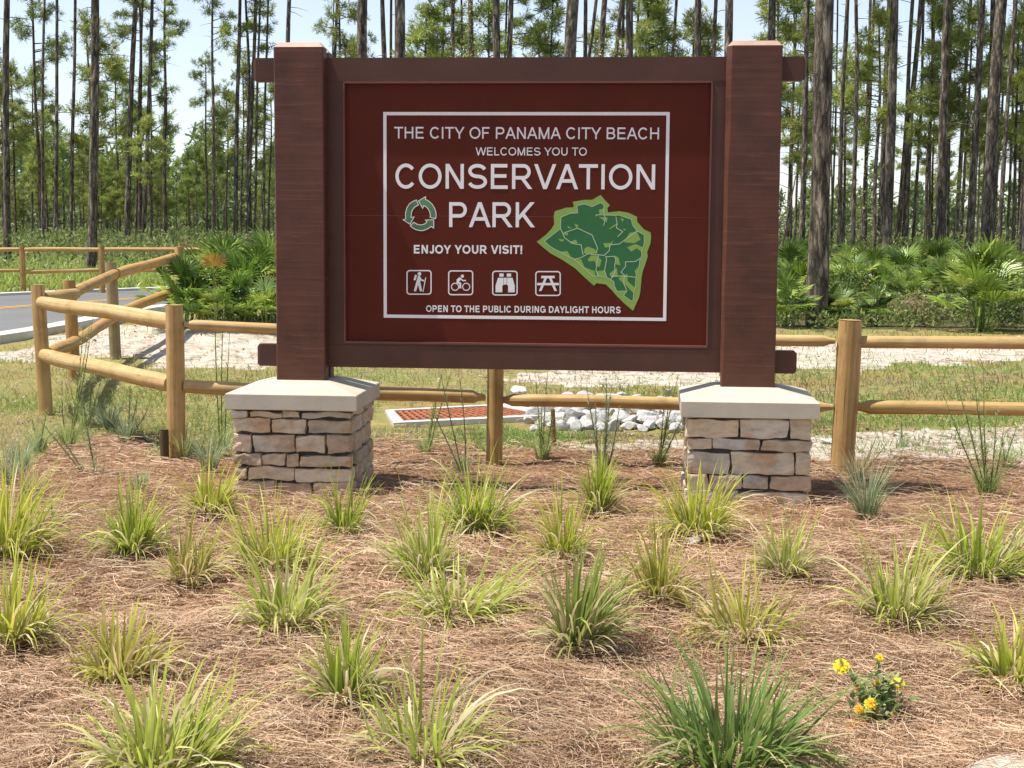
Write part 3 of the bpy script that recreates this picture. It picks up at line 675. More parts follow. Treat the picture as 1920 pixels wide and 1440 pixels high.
for s, rows, xa, xb in ((-1, rowsL, 190, 1400), (1, rowsR, 200, 1470)):
    random.seed(50 + s); mb = MB(); cu, cv = s * H2, cpv * -1 + cw / 2; half = cw / 2 - .035
    ztop = cz - ct - .002; zbot = -.06; y0 = rows[0][1]; y1 = rows[-1][2]
    zmap = lambda y: ztop + (zbot - ztop) * (y - y0) / (y1 - y0)
    mb.box((cu - half + .035, cv - half + .035, zbot), (cu + half - .035, cv + half - .035, ztop), (.10, .085, .07), T=L)
    g = .0045
    for xs, ya, yb in rows:
        za_, zb_ = zmap(yb) + g * .7, zmap(ya) - g * .7
        U = [cu + half * (2 * (x - xa) / (xb - xa) - 1) for x in xs]; U[0] = cu - half + random.uniform(-.012, .008); U[-1] = cu + half + random.uniform(-.008, .01)
        for a, b in zip(U[:-1], U[1:]):
            pr = random.uniform(-.014, .008); c = random.choice(STONES); k = random.uniform(.95, 1.22)
            pr = min(pr, 0) if yb > 1400 else pr
            stone(mb, (a + g, cv - half + pr, za_ + random.uniform(-.004, .006)), (b - g, cv - half + .11, zb_ - random.uniform(-.002, .008)), random.random() * 50, tuple(x * k for x in c))
        for side in (-1, 1):
            n = random.choice([1, 2, 2, 3]); cuts = sorted(random.uniform(-half + .2, half - .12) for _ in range(n)); V = [-half + .112] + cuts + [half]
            for a, b in zip(V[:-1], V[1:]):
                if b - a < .04: continue
                e = half + random.uniform(-.008, .010); c = random.choice(STONES); k = random.uniform(.88, 1.12)
                lo_u, hi_u = (cu - e, cu - half + .1) if side < 0 else (cu + half - .1, cu + e)
                stone(mb, (lo_u, cv + a + g, za_), (hi_u, cv + b - g, zb_), random.random() * 50, tuple(x * k for x in c))
        n = 3; V = np.linspace(-half + .11, half - .11, n + 1)
        for a, b in zip(V[:-1], V[1:]):
            stone(mb, (cu + a + g, cv + half - .09, za_), (cu + b - g, cv + half + random.uniform(-.008, .008), zb_), random.random() * 50, random.choice(STONES))
    pier = mb.build("stone_pier", M_STONE, sign)
    mb = MB(); e = cw / 2; b = .004
    ring = lambda h_, z: [(cu - h_, cv - h_, z), (cu + h_, cv - h_, z), (cu + h_, cv + h_, z), (cu - h_, cv + h_, z)]
    R = [ring(e - b, cz - ct), ring(e, cz - ct + b), ring(e, cz - b), ring(e - b, cz), ring(.17, zb + .003), ring(.02, zb + .006)]
    vs = [L(*p) for r in R for p in r]
    fs = [(i * 4 + k, i * 4 + (k + 1) % 4, (i + 1) * 4 + (k + 1) % 4, (i + 1) * 4 + k) for i in range(len(R) - 1) for k in range(4)] + [(3, 2, 1, 0), tuple(20 + k for k in range(4))]
    mb.add(vs, fs); mb.build("capstone", M_CAP, pier)

# ---------------------------------------------------------------- log fences
def log(mb, a, b, r, taper=(0, 0), seed=0, tint=(1, 1, 1), n=14, wob=.07):
    """a round log from a to b; taper = length of the whittled tenon at either end"""
    a, b = Vector(a), Vector(b); d = b - a; ln = d.length; d.normalize()
    up = Vector((0, 0, 1)) if abs(d.z) < .8 else Vector((1, 0, 0)); s1 = d.cross(up).normalized(); s2 = s1.cross(d)
    ts = [0.0]
    if taper[0]: ts += [taper[0] * .45, taper[0]]
    m = max(4, int(ln / .18)); ts += [taper[0] + (ln - taper[0] - taper[1]) * (i + 1) / (m + 1) for i in range(m)]
    if taper[1]: ts += [ln - taper[1], ln - taper[1] * .45]
    ts.append(ln); vs, cs = [], []
    for t in ts:
        k = 1.0
        if taper[0] and t < taper[0] - 1e-6: k = .48 + (.25 if t > 0 else 0) * 0 + (.1 if t > 0 else 0)
        if taper[1] and t > ln - taper[1] + 1e-6: k = .48 + (.1 if t < ln else 0)
        if not taper[0] and t == 0: k = .93
        if not taper[1] and t == ln: k = .93
        ax = a + d * t + s1 * mnoise.noise((t * .9, seed, 0)) * r * .22 + s2 * mnoise.noise((t * .9, seed, 5)) * r * .22
        for q in range(n):
            an = 2 * math.pi * q / n; rr = r * k * (1 + wob * mnoise.noise((math.cos(an) * 1.4 + seed * 3, math.sin(an) * 1.4, t * 2.2)))
            vs.append(ax + (s1 * math.cos(an) + s2 * math.sin(an)) * rr); cs.append((math.cos(an) * .8 + seed * 1.7, math.sin(an) * .8 + seed, t * .22))
    fs = [(i * n + q, (i + 1) * n + q, (i + 1) * n + (q + 1) % n, i * n + (q + 1) % n) for i in range(len(ts) - 1) for q in range(n)]
    N0 = len(mb.v); mb.add(vs, fs, tint, True)
    mb.add([v + d * (-.004) for v in vs[:n]], [tuple(range(n))], tint); mb.add([v + d * .004 for v in vs[-n:]], [tuple(range(n - 1, -1, -1))], tint)
    if not hasattr(mb, "al"): mb.al = []
    mb.al += cs + [(p[0], p[1], 9.3) for p in cs[:n]] + [(p[0], p[1], 7.1) for p in cs[-n:]]
def build_log(mb, name, parent):
    o = mb.build(name, M_LOG, parent); at_ = o.data.attributes.new("along", 'FLOAT_VECTOR', 'POINT')
    at_.data.foreach_set("vector", np.array(mb.al, np.float32).ravel()); return o
def add_post(f, base, top_z, r, seed, tint=(1, 1, 1), lean=(0, 0)):
    mb = MB(); log(mb, (base.x, base.y, base.z - .1), (base.x + lean[0], base.y + lean[1], top_z), r, (0, 0), seed, tint, 18, .05); return build_log(mb, "post", f)
def add_rail(f, a, b, r, tap, seed, tint=(1, 1, 1)):
    mb = MB(); log(mb, a, b, r, tap, seed, tint); return build_log(mb, "rail", f)
def topz(px, py, base): return atd(px, py, base.y).z

front = empty("rail_fence"); tag(front, "new log rail fence running behind the sign along the pine straw bed", "fence")
bB = at(86, 778); bA = at(330, 862); bF = at(926, 872); bR = at(1580, 884); bX = bR + (bR - bF) * 1.02; bX.z = float(gz(bX.x, bX.y))
add_post(front, bB, topz(77, 535, bB), .055, 1.2, (.95, .92, .88), (-.04, 0)); add_post(front, bA, topz(332, 573, bA), .057, 2.4, (.98, .95, .9))
add_post(front, bF, .96, .053, 3.1, (.86, .84, .74)); add_post(front, bR, topz(1586, 601, bR), .074, 4.7, (.88, .82, .76), (.02, 0)); add_post(front, bX, .97, .062, 5.5)
def rl(b, px, py): return atd(px, py, b.y)
tp = .10
add_rail(front, atd(79, 567, bB.y - .03), atd(324, 603, bA.y + .01), .053, (0, .0), 11)
add_rail(front, atd(84, 666, bB.y - .03), atd(322, 721, bA.y + .01), .056, (0, 0), 12)
add_rail(front, atd(345, 608, bA.y), atd(918, 634, bF.y), .034, (.06, tp), 13, (1.05, 1.03, 1.0)); add_rail(front, atd(345, 724, bA.y), atd(909, 746, bF.y), .043, (.0, .08), 14)
add_rail(front, atd(940, 634, bF.y), atd(1566, 639, bR.y), .036, (.1, .07), 15); add_rail(front, atd(938, 750, bF.y), atd(1562, 763, bR.y), .041, (.08, .1), 16)
add_rail(front, atd(1604, 641, bR.y), atd(2290, 646, bX.y), .038, (.03, .1), 17, (1.03, 1.02, 1)); add_rail(front, atd(1600, 763, bR.y), atd(2290, 772, bX.y), .043, (.10, .1), 18, (.92, .9, .8))
side = empty("rail_fence"); tag(side, "log rail fence running back from the corner post to the palmettos beside the road", "fence")
bC = at(142, 716); bD = at(216, 671); bE = Vector((-4.27, 19.4, 0)); bE.z = float(gz(bE.x, bE.y))
add_post(side, bC, topz(135, 526, bC), .06, 6.3, (.82, .7, .55), (-.04, 0)); add_post(side, bD, topz(213, 492, bD), .062, 7.7, (.62, .72, .86), (-.03, 0)); add_post(side, bE, topz(335, 463, bE), .052, 8.4, (1.05, 1, .85))
add_rail(side, atd(80, 560, bB.y + .03), atd(142, 551, bC.y - .05), .055, (0, 0), 21, (.95, .9, .82)); add_rail(side, atd(88, 664, bB.y + .03), atd(142, 640, bC.y - .05), .055, (0, 0), 22, (.9, .8, .65))
add_rail(side, atd(138, 549, bC.y), atd(215, 513, bD.y - .04), .055, (0, 0), 23, (.9, .8, .7)); add_rail(side, atd(142, 640, bC.y), atd(214, 594, bD.y), .055, (0, 0), 24, (.9, .8, .68))
add_rail(side, atd(217, 514, bD.y), atd(330, 482, bE.y - .03), .058, (0, 0), 25, (.95, .85, .7)); add_rail(side, atd(216, 588, bD.y), atd(330, 545, bE.y), .058, (0, 0), 26, (.9, .8, .55))
far = empty("rail_fence"); tag(far, "distant log rail fence in the weeds across the road", "fence")
DF = 32.0; px0 = -254; fposts = []
for k in range(8):
    x = px0 + k * 148.5; b = atd(x, 540, DF - .0); b.z = float(gz(b.x, b.y)); fposts.append(b)
    add_post(far, b, 1.06 + .05 * math.sin(k * 2.1), .062, 30 + k, (.85, .75, .62))
for k in range(7):
    for h, py in ((0, 468), (1, 506)):
        z0 = atd(px0 + k * 148.5, py + (4 if h and k < 3 else 0), DF).z; z1 = atd(px0 + (k + 1) * 148.5, py, DF).z
        add_rail(far, (fposts[k].x + .05, DF, z0), (fposts[k + 1].x - .05, DF, z1), .046, (0, 0), 40 + k * 2 + h, (.9, .82, .68))
def stake(px, py, h, r, lab, tint, lean=(0, 0)):
    mb = MB(); b = at(px, py); log(mb, (b.x, b.y, b.z - .05), (b.x + lean[0], b.y + lean[1], b.z + h), r, (0, 0), px * .01, tint, 10, .15)
    o = build_log(mb, "stake", None); tag(o, lab, "stake"); return o
stake(309, 866, .20, .028, "short dark broken wooden stake beside the fence post left of the sign", (.16, .16, .14))
stake(1039, 838, .26, .017, "thin grey wooden stake standing behind the wispy stems under the sign", (.5, .48, .4), (-.01, 0))
stake(1592, 588, .35, .035, "small grey stub post standing among the palmettos", (.6, .68, .75))

# ---------------------------------------------------------------- storm drain, rocks
dr = empty("storm_drain", at(850, 790)); tag(dr, "concrete storm drain inlet with a rusty orange grate set in the turf", "drain")
o0 = dr.location
cn = [at(x, y, .02) for x, y in ((738, 797), (1068, 783), (946, 757), (722, 769))]
zt_ = .026
A0, B0, C0, D0 = [Vector((p.x, p.y, zt_)) for p in cn]
def bil(u, v, z=zt_): p = (A0 * (1 - u) + B0 * u) * (1 - v) + (D0 * (1 - u) + C0 * u) * v; return Vector((p.x, p.y, z)) - o0
mb = MB()
def quadprism(mb, us, vs_, z0, z1, col=(1, 1, 1)):
    (ua, ub), (va, vb) = us, vs_; P = [(ua, va), (ub, va), (ub, vb), (ua, vb)]
    mb.add([bil(u, v, z0) for u, v in P] + [bil(u, v, z1) for u, v in P], [(3, 2, 1, 0), (4, 5, 6, 7), (0, 1, 5, 4), (1, 2, 6, 5), (2, 3, 7, 6), (3, 0, 4, 7)], col)
for us, vv in (((0, 1), (0, .11)), ((0, 1), (.92, 1)), ((0, .06), (.11, .92)), ((.88, 1), (.11, .92))): quadprism(mb, us, vv, -.15, zt_)
mb.build("concrete_rim", M_CONC, dr)
mb = MB(); quadprism(mb, (.06, .88), (.11, .92), -.4, -.38); mb.build("shaft", M_DARK, dr)
for ga, gb in ((.062, .466), (.474, .878)):
    mb = MB(); nb = 9
    for i in range(nb + 1):
        u = ga + (gb - ga) * i / nb; quadprism(mb, (max(ga, u - .011), min(gb, u + .011)), (.115, .915), .0, .02)
    for j in range(7):
        v = .115 + .80 * j / 6
        quadprism(mb, (ga + .0005, gb - .0005), (max(.116, v - .022), min(.914, v + .022)), .003, .017)
    mb.build("grate", M_RUST, dr)

def rock_mesh(name, seed, sc):
    bm = bmesh.new(); bmesh.ops.create_icosphere(bm, subdivisions=3, radius=1); r = random.Random(seed)
    planes = [(Vector((r.gauss(0, 1), r.gauss(0, 1), r.gauss(0, 1))).normalized(), r.uniform(.5, .85)) for _ in range(11)]
    for v in bm.verts:
        p = v.co.copy()
        for n_, d in planes:
            k = p.dot(n_)
            if k > d: p -= n_ * (k - d)
        p += mnoise.noise_vector(p * 3 + Vector((seed, 0, 0))) * .05
        v.co = Vector((p.x * sc[0], p.y * sc[1], p.z * sc[2]))
    me = bpy.data.meshes.new(name); bm.to_mesh(me); bm.free(); me.materials.append(M_ROCK); return me
RK = [rock_mesh("rock", 100 + i, (1, random.uniform(.7, 1), random.uniform(.6, .85))) for i in range(8)]
def rock(px, py, wpx, lab, group=None, k=0, flat=1.0, sink=.25):
    b = at(px, py); r = wpx / 2 * b.y / F / .8
    o = bpy.data.objects.new("rock", RK[k % 8]); link(o); o.scale = (r, r, r * flat); o.rotation_euler = (random.uniform(-.3, .3), random.uniform(-.3, .3), random.uniform(0, 6.3))
    o.location = (b.x, b.y + r * .3, b.z + r * flat * (.62 - sink)); tag(o, lab, "rock", group); return o
random.seed(21)
RG = "angular grey rocks in the heap beside the storm drain"
big = [(1068, 778, 52), (1022, 774, 40), (1100, 772, 50), (1143, 770, 55), (1190, 778, 34), (1165, 795, 40), (1080, 796, 44), (1055, 792, 30), (1120, 800, 42), (1205, 792, 34), (1235, 776, 42), (1258, 790, 44), (1222, 800, 30), (1180, 806, 26), (1150, 808, 32), (1245, 804, 34), (1270, 775, 34), (1000, 766, 36), (975, 765, 26), (1210, 768, 26), (1290, 792, 40), (1305, 805, 34), (1100, 806, 26), (1040, 800, 24), (1195, 763, 30), (1160, 764, 30), (1265, 812, 24), (1285, 768, 36), (1130, 788, 26), (1218, 785, 24)]
random.seed(5); big += [(random.uniform(990, 1300), random.uniform(762, 810), random.uniform(16, 30)) for _ in range(60)]
for i, (x, y, w) in enumerate(big): rock(x, y, w * 1.12, "angular pale grey rock in the heap between the storm drain and the right pier", RG, i)
rock(975, 742, 36, "pale pointed rock behind the lower fence rail above the rusty grate", k=3, flat=.8); rock(1252, 741, 22, "small white block of rock behind the lower rail beside the right pier", k=5)
rock(1165, 744, 26, "flat whitish rock just behind the lower fence rail right of centre", k=2, flat=.5); rock(1566, 832, 44, "flat pale stone in the turf left of the big right fence post", k=6, flat=.28)
rock(1298, 1022, 38, "white stone lying in the pine straw beside a grass clump below the right pier", k=1, flat=.6)
# black landscape edging that shows beside the left fence
mb = MB(); pts = [at(x, y) for x, y in ((178, 800), (205, 803), (232, 806), (262, 818), (285, 834), (300, 842))]
mb.tube([p + Vector((0, 0, .012)) for p in pts], [.012] * len(pts), 8); tag(mb.build("edging_strip", M_PLASTIC), "black plastic edging strip showing in the mulch left of the stone pier", "edging")

# ---------------------------------------------------------------- blades, needles, leaves (vectorised)
def blades(root, az, ln, wd, th0, bend, c0, c1, nseg=5, power=1.5, taper=1.6, fold=.0, twist=None, r=rng):
    n = len(root); s = np.linspace(0, 1, nseg + 1)
    th = th0[:, None] + bend[:, None] * s[None] ** power
    dx = np.sin(th); dz = np.cos(th); ds = ln[:, None] / nseg
    hor = np.concatenate([np.zeros((n, 1)), np.cumsum((dx[:, 1:] + dx[:, :-1]) / 2 * ds, 1)], 1)
    ver = np.concatenate([np.zeros((n, 1)), np.cumsum((dz[:, 1:] + dz[:, :-1]) / 2 * ds, 1)], 1)
    ca, sa_ = np.cos(az), np.sin(az)
    ctr = np.stack([root[:, 0:1] + hor * ca[:, None], root[:, 1:2] + hor * sa_[:, None], root[:, 2:3] + ver], -1)
    if twist is None: twist = r.uniform(-.9, .9, n)
    S1 = np.stack([-sa_, ca, np.zeros(n)], -1)[:, None]; N1 = np.stack([np.cos(th) * ca[:, None], np.cos(th) * sa_[:, None], -np.sin(th)], -1)
    side = S1 * np.cos(twist)[:, None, None] + N1 * np.sin(twist)[:, None, None]
    w = wd[:, None] * (.55 + .45 * np.minimum(1, s * 4))[None] * (1 - s ** taper)[None] * .5 + .0002
    A = ctr - side * w[..., None]; B = ctr + side * w[..., None]
    V = np.stack([A, B], 2).reshape(n, -1, 3)
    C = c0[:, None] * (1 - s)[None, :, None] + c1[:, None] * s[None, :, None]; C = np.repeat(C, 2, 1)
    k = np.arange(nseg); q = np.stack([2 * k, 2 * k + 1, 2 * k + 3, 2 * k + 2], -1)
    Qd = (np.arange(n) * (2 * (nseg + 1)))[:, None, None] + q[None]
    return V, Qd, C

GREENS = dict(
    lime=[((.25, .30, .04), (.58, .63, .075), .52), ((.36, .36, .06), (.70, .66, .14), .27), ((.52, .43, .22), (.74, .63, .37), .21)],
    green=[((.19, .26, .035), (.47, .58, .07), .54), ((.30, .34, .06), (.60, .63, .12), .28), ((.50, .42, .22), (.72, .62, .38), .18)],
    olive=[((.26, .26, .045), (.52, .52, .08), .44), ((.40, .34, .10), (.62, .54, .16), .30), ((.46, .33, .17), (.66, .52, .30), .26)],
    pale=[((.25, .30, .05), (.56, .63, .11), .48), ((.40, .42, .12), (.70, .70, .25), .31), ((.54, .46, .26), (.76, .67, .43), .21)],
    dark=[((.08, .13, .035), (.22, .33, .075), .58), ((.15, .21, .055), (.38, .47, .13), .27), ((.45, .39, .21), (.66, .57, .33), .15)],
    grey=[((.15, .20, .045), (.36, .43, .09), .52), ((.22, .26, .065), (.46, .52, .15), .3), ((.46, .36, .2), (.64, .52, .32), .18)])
def clump(px, py, wpx, hpx, pal, label, nb=150, bw=.011, lean=0.0, droop=.25, dry=0.0, seed=0, spread=1.0):
    r = np.random.default_rng(1000 + seed); b = at(px, py); sc = b.y / F * 1.02; nb = int(nb * 1.5)
    Hh = hpx * sc; Wd = wpx * sc; n = nb
    if py > 1240: Hh *= .85
    rr = np.sqrt(r.random(n)) * min(.085, .2 * Wd) * spread; ra = r.random(n) * 6.283
    root = np.stack([rr * np.cos(ra), rr * np.sin(ra), -.02 + r.random(n) * .02], -1)
    az = ra + r.normal(0, .55, n); tilt = np.clip(np.abs(r.normal(.05, .22, n)) + rr / .09 * .22, .02, .9) * spread
    # longer blades in the middle; outer ones arch over
    ln = Hh * (.5 + .85 * r.random(n) ** 1.7) * (1.12 + .3 * tilt)
    lim = Wd * .72 / np.maximum(.2, np.sin(np.clip(tilt + .35, .1, 1.4))); ln = np.minimum(ln, np.maximum(lim, Hh * .6))
    bend = np.abs(r.normal(.4, .55, n)) * (.55 + 1.3 * tilt) * np.where(r.random(n) < .12, -.5, 1)
    dro = r.random(n) < droop; bend[dro] += r.uniform(1.0, 2.2, dro.sum()); tilt[dro] += r.uniform(0, .35, dro.sum()); ln[dro] *= r.uniform(.6, 1.0, dro.sum())
    vx = np.cos(az) * np.sin(tilt) + lean; vy = np.sin(az) * np.sin(tilt); az = np.arctan2(vy, vx); tilt = np.arctan2(np.hypot(vx, vy), np.cos(tilt))
    ps = GREENS[pal]; pr = np.array([p[2] for p in ps]); pr[2] += dry; pr /= pr.sum(); ch = r.choice(len(ps), n, p=pr)
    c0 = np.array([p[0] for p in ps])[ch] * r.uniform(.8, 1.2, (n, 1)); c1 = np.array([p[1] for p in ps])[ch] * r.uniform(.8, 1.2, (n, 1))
    isdry = ch == 2; bend[isdry] += r.uniform(.4, 1.6, isdry.sum()); tilt[isdry] += .15
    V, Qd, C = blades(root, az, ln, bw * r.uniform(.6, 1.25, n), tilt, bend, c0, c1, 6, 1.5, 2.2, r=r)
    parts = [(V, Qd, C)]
    # bleached outer blades that lie down around the foot
    m = 30 + nb // 7; ra = r.random(m) * 6.283; rr = np.sqrt(r.random(m)) * .08 * spread; pc = np.array([(.62, .53, .32), (.70, .62, .42), (.55, .58, .20), (.50, .38, .22)])[r.choice(4, m)] * r.uniform(.85, 1.1, (m, 1))
    parts.append(blades(np.stack([rr * np.cos(ra), rr * np.sin(ra), np.zeros(m)], -1), ra + r.normal(0, .4, m), np.minimum(Hh, .42) * r.uniform(.35, .85, m), bw * r.uniform(.5, 1.0, m), r.uniform(.25, .8, m), r.uniform(1.0, 2.1, m), pc * .8, pc, 6, 1.3, 2.4, r=r))
    # stubble of dead sheaths at the foot
    m = 70; ra = r.random(m) * 6.283; rr = np.sqrt(r.random(m)) * .085 * spread
    V2 = blades(np.stack([rr * np.cos(ra), rr * np.sin(ra), np.zeros(m) - .01], -1), ra + r.normal(0, .8, m), r.uniform(.05, .16, m), np.full(m, .008), r.uniform(.3, 1.3, m), r.uniform(0, 1, m), np.tile(np.array([[.26, .2, .1]]), (m, 1)) * r.uniform(.7, 1.3, (m, 1)), np.tile(np.array([[.42, .34, .18]]), (m, 1)) * r.uniform(.7, 1.2, (m, 1)), 3, r=r)
    parts.append(V2)
    V, Qd, C = merge(parts)
    o = np_obj("grass_clump", V, Qd, M_GRASS, C); o.location = b; tag(o, label, "grass clump", "grass clumps planted in the pine straw"); return o
CL = [
    (12, 1042, 190, 165, 'lime', "grass clump cut off by the photo's left edge, upper of two there", 190, .010, .12, .2, 0, 1.2),
    (28, 1214, 165, 150, 'lime', "yellow-green grass clump at the left edge, lower of two there", 150, .011, .1, .3, .1, 1.0),
    (250, 1044, 130, 135, 'green', "upright bright green grass clump, dark hollow at its right foot, left of the pier", 150, .011, 0, .3, 0, 1.0),
    (355, 1096, 135, 120, 'olive', "thin olive grass clump with dry tan blades right of the upright green clump", 100, .009, .1, .25, .15, .9),
    (395, 968, 125, 88, 'lime', "small bright yellow-green grass clump at the left foot of the left stone pier", 130, .010, .1, .25, 0, 1.0),
    (505, 1064, 185, 122, 'lime', "wide yellow-green grass clump straight in front of the left stone pier", 170, .009, 0, .35, .08, 1.25),
    (535, 1182, 200, 150, 'pale', "pale grass clump with folded blades in front of the wide one below the pier", 170, .011, .08, .4, .05, 1.1),
    (645, 1002, 115, 105, 'green', "neat green grass clump at the right foot of the left stone pier", 100, .009, .06, .3, 0, .9),
    (798, 1086, 150, 155, 'pale', "pale arching grass clump standing between and below the two fence rails' middle post", 150, .010, -.06, .4, .08, 1.0),
    (890, 1000, 145, 130, 'green', "dense green grass clump under the middle of the sign by the fence post", 190, .010, .04, .3, 0, 1.1),
    (862, 1150, 250, 120, 'pale', "very wide sprawling pale grass clump in the middle of the bed", 210, .010, .12, .5, .05, 1.6),
    (225, 1280, 190, 155, 'olive', "olive grass clump with broad brown-tipped blades in the lower left of the bed", 160, .012, .12, .35, .12, 1.1),
    (645, 1322, 140, 205, 'green', "tall narrow grass clump with a skirt of bleached dead blades", 110, .012, 0, .3, .35, .9),
    (305, 1448, 300, 215, 'pale', "large fresh pale-green grass clump arching right at the bottom left edge", 230, .012, .22, .4, 0, 1.3),
    (795, 1428, 290, 245, 'pale', "large sparse grass clump with long separate blades at the bottom centre", 130, .010, .02, .45, .1, 1.3),
    (1055, 1050, 120, 118, 'lime', "small fresh grass clump with one pale tip, right of the middle fence post", 110, .009, 0, .35, .1, .9),
    (1122, 966, 85, 125, 'green', "upright green grass clump growing around tall wispy stems under the sign", 110, .010, 0, .15, 0, .8),
    (1085, 1222, 165, 190, 'grey', "stiff grey-green upright grass clump with a dark shadow on its right", 130, .013, .12, .15, .03, .9),
    (1236, 1130, 140, 145, 'olive', "reddish-tipped grass clump below the left side of the right pier", 130, .010, -.05, .35, .1, .9),
    (1305, 1008, 150, 125, 'lime', "full bright yellow-green grass clump touching the right pier's left front corner", 200, .010, 0, .35, 0, 1.1),
    (1392, 1200, 215, 130, 'olive', "spreading yellow-olive grass clump above the dark green one", 170, .010, 0, .45, .12, 1.4),
    (1470, 1082, 135, 120, 'pale', "medium grass clump in front of the right stone pier, bleached blades hanging", 115, .009, 0, .35, .08, .95),
    (1365, 1446, 330, 225, 'dark', "largest grass clump, dense and dark green, at the bottom edge right of centre", 300, .012, .05, .35, 0, 1.4),
    (1690, 1168, 190, 150, 'pale', "grass clump with long blades leaning right, above the yellow flowers", 150, .011, .1, .35, .05, 1.1),
    (1838, 1082, 195, 140, 'green', "bushy green grass clump at the right, below the tall wispy weed", 190, .010, .08, .4, .04, 1.2),
    (1896, 1288, 170, 160, 'lime', "yellow-green grass clump with drooping blades cut by the right edge", 140, .012, 0, .45, .05, 1.0)]
for i, (x, y, w, h, pal, lab, nb, bw, lean, dro, dry, sp) in enumerate(CL):
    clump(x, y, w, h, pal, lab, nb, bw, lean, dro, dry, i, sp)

# --- wispy weeds: thin stalks with feathery leaves
def wisp(px, py, stems, label, seed, leafy=1.0, base=30, bl=.2, col='blue'):
    r = np.random.default_rng(300 + seed); rd = random.Random(seed); b = at(px, py); parts = []
    cs = {'blue': ((.18, .24, .11), (.42, .50, .29)), 'green': ((.22, .29, .08), (.50, .58, .22)), 'dry': ((.32, .28, .13), (.58, .49, .27))}[col]
    for (dx, dz, ox) in stems:          # top offset and foot offset in photo pixels
        k = b.y / F; n = 1; ln = math.hypot(dx, dz) * k; az = 0 if dx >= 0 else math.pi; th = math.atan2(abs(dx), dz)
        N = 10; bw_ = rd.uniform(-.25, .25)
        root = np.array([[ox * k, rd.uniform(-.03, .03), 0]]); 
        for tw in (0.0, 1.57):
            parts.append(blades(root, np.array([az + 0.0]), np.array([ln]), np.array([.0075]), np.array([th - bw_ * .5]), np.array([bw_]), np.array([[.20, .22, .09]]), np.array([[.33, .32, .16]]), N, 1.0, 3, twist=np.array([tw]), r=r))
        m = int(190 * leafy * ln)
        if m:
            s = r.random(m) ** 1.15 * .95; th_s = th - bw_ * .5 + bw_ * s * .5
            d = s * ln; sx = 1 if dx >= 0 else -1
            P = np.stack([root[0, 0] + sx * np.sin(th_s) * d, np.full(m, root[0, 1]), np.cos(th_s) * d], -1)
            c0 = np.tile(np.array([cs[0]]), (m, 1)) * r.uniform(.8, 1.2, (m, 1)); c1 = np.tile(np.array([cs[1]]), (m, 1)) * r.uniform(.8, 1.25, (m, 1))
            parts.append(blades(P, r.random(m) * 6.283, r.uniform(.03, .085, m) * (1.3 - s), np.full(m, .0038), r.uniform(.25, 1.1, m), r.uniform(-.3, .6, m), c0, c1, 2, 1, 2, r=r))
    if base:
        m = base; ra = r.random(m) * 6.283; rr = np.sqrt(r.random(m)) * .04
        c0 = np.tile(np.array([cs[0]]), (m, 1)) * r.uniform(.8, 1.2, (m, 1)); c1 = np.tile(np.array([cs[1]]), (m, 1)) * r.uniform(.8, 1.3, (m, 1))
        parts.append(blades(np.stack([rr * np.cos(ra), rr * np.sin(ra), np.zeros(m)], -1), ra, bl * r.uniform(.5, 1.2, m), np.full(m, .0042), r.uniform(.02, .45, m), r.uniform(.1, 1.1, m), c0, c1, 4, 1.3, 2, r=r))
    V, Qd, C = merge(parts); o = np_obj("wispy_weed", V, Qd, M_GRASS, C); o.location = b
    tag(o, label, "weed", "thin wispy weeds around the bed"); return o
wisp(40, 886, [(-5, 60, 0)], "blue-green tuft of fine wiregrass at the far left edge below the corner post", 1, .4, 110, .27)
wisp(18, 908, [], "blue-green wiregrass tuft cut by the left edge, right above the upper left clump", 2, 0, 80, .25)
wisp(128, 838, [(35, 250, 0), (50, 258, 4), (42, 240, 8), (-6, 130, -4)], "cluster of tall bare stems in front of the left fence rails", 3, .9, 70, .2, 'green')
wisp(182, 890, [(-24, 190, 0)], "single feathery stem crossing the lower left fence rail", 4, 1.3, 14, .12)
wisp(150, 884, [(-88, 112, 0), (-60, 90, 3)], "weed stem bent far over to the left below the corner post", 5, .5, 10, .1)
wisp(205, 812, [(30, 60, 0), (-65, 55, 0)], "bushy blue-green weed by the black edging strip", 6, 1.0, 130, .28)
wisp(236, 830, [(26, 90, 0), (8, 110, 2), (44, 70, 3)], "blue-green feathery weed standing in the rails' shadow at the left", 31, 1.4, 90, .22)
wisp(158, 806, [(-10, 120, 0), (16, 130, 3), (30, 100, 5), (-24, 90, -2)], "feathery light-green weed before the third fence post", 32, 1.6, 60, .2, 'green')
wisp(72, 850, [(20, 90, 0), (-12, 80, 0)], "loose green weed at the foot of the corner post", 33, 1.5, 90, .24, 'green')
wisp(60, 930, [], "thin bleached grass tuft in the straw near the left edge", 34, 0, 70, .2, 'dry')
wisp(415, 846, [(-6, 330, 0), (8, 310, 3), (14, 240, 6)], "two tall thin stems just left of the left stone pier", 7, .5, 60, .18, 'green')
wisp(392, 884, [], "fine blue-green grass tuft leaning left of the stone pier", 8, 0, 110, .26)
wisp(345, 862, [(8, 70, 0)], "fine grass tuft at the foot of the second fence post", 9, .5, 90, .2, 'green')
wisp(800, 852, [(30, 160, 0), (46, 168, 3), (20, 120, 0)], "light green weed with three stems before the rusty grate", 10, 1.4, 60, .14, 'green')
wisp(868, 890, [(-46, 205, 0), (-14, 200, 4), (-60, 130, -2)], "leaning dark weed stems left of the middle fence post", 11, .5, 60, .16)
wisp(1016, 862, [(-14, 170, 0), (8, 172, 2), (-4, 120, 4), (16, 110, 6)], "feathery weed in front of the rocks right of the middle fence post", 12, 1.3, 70, .15, 'green')
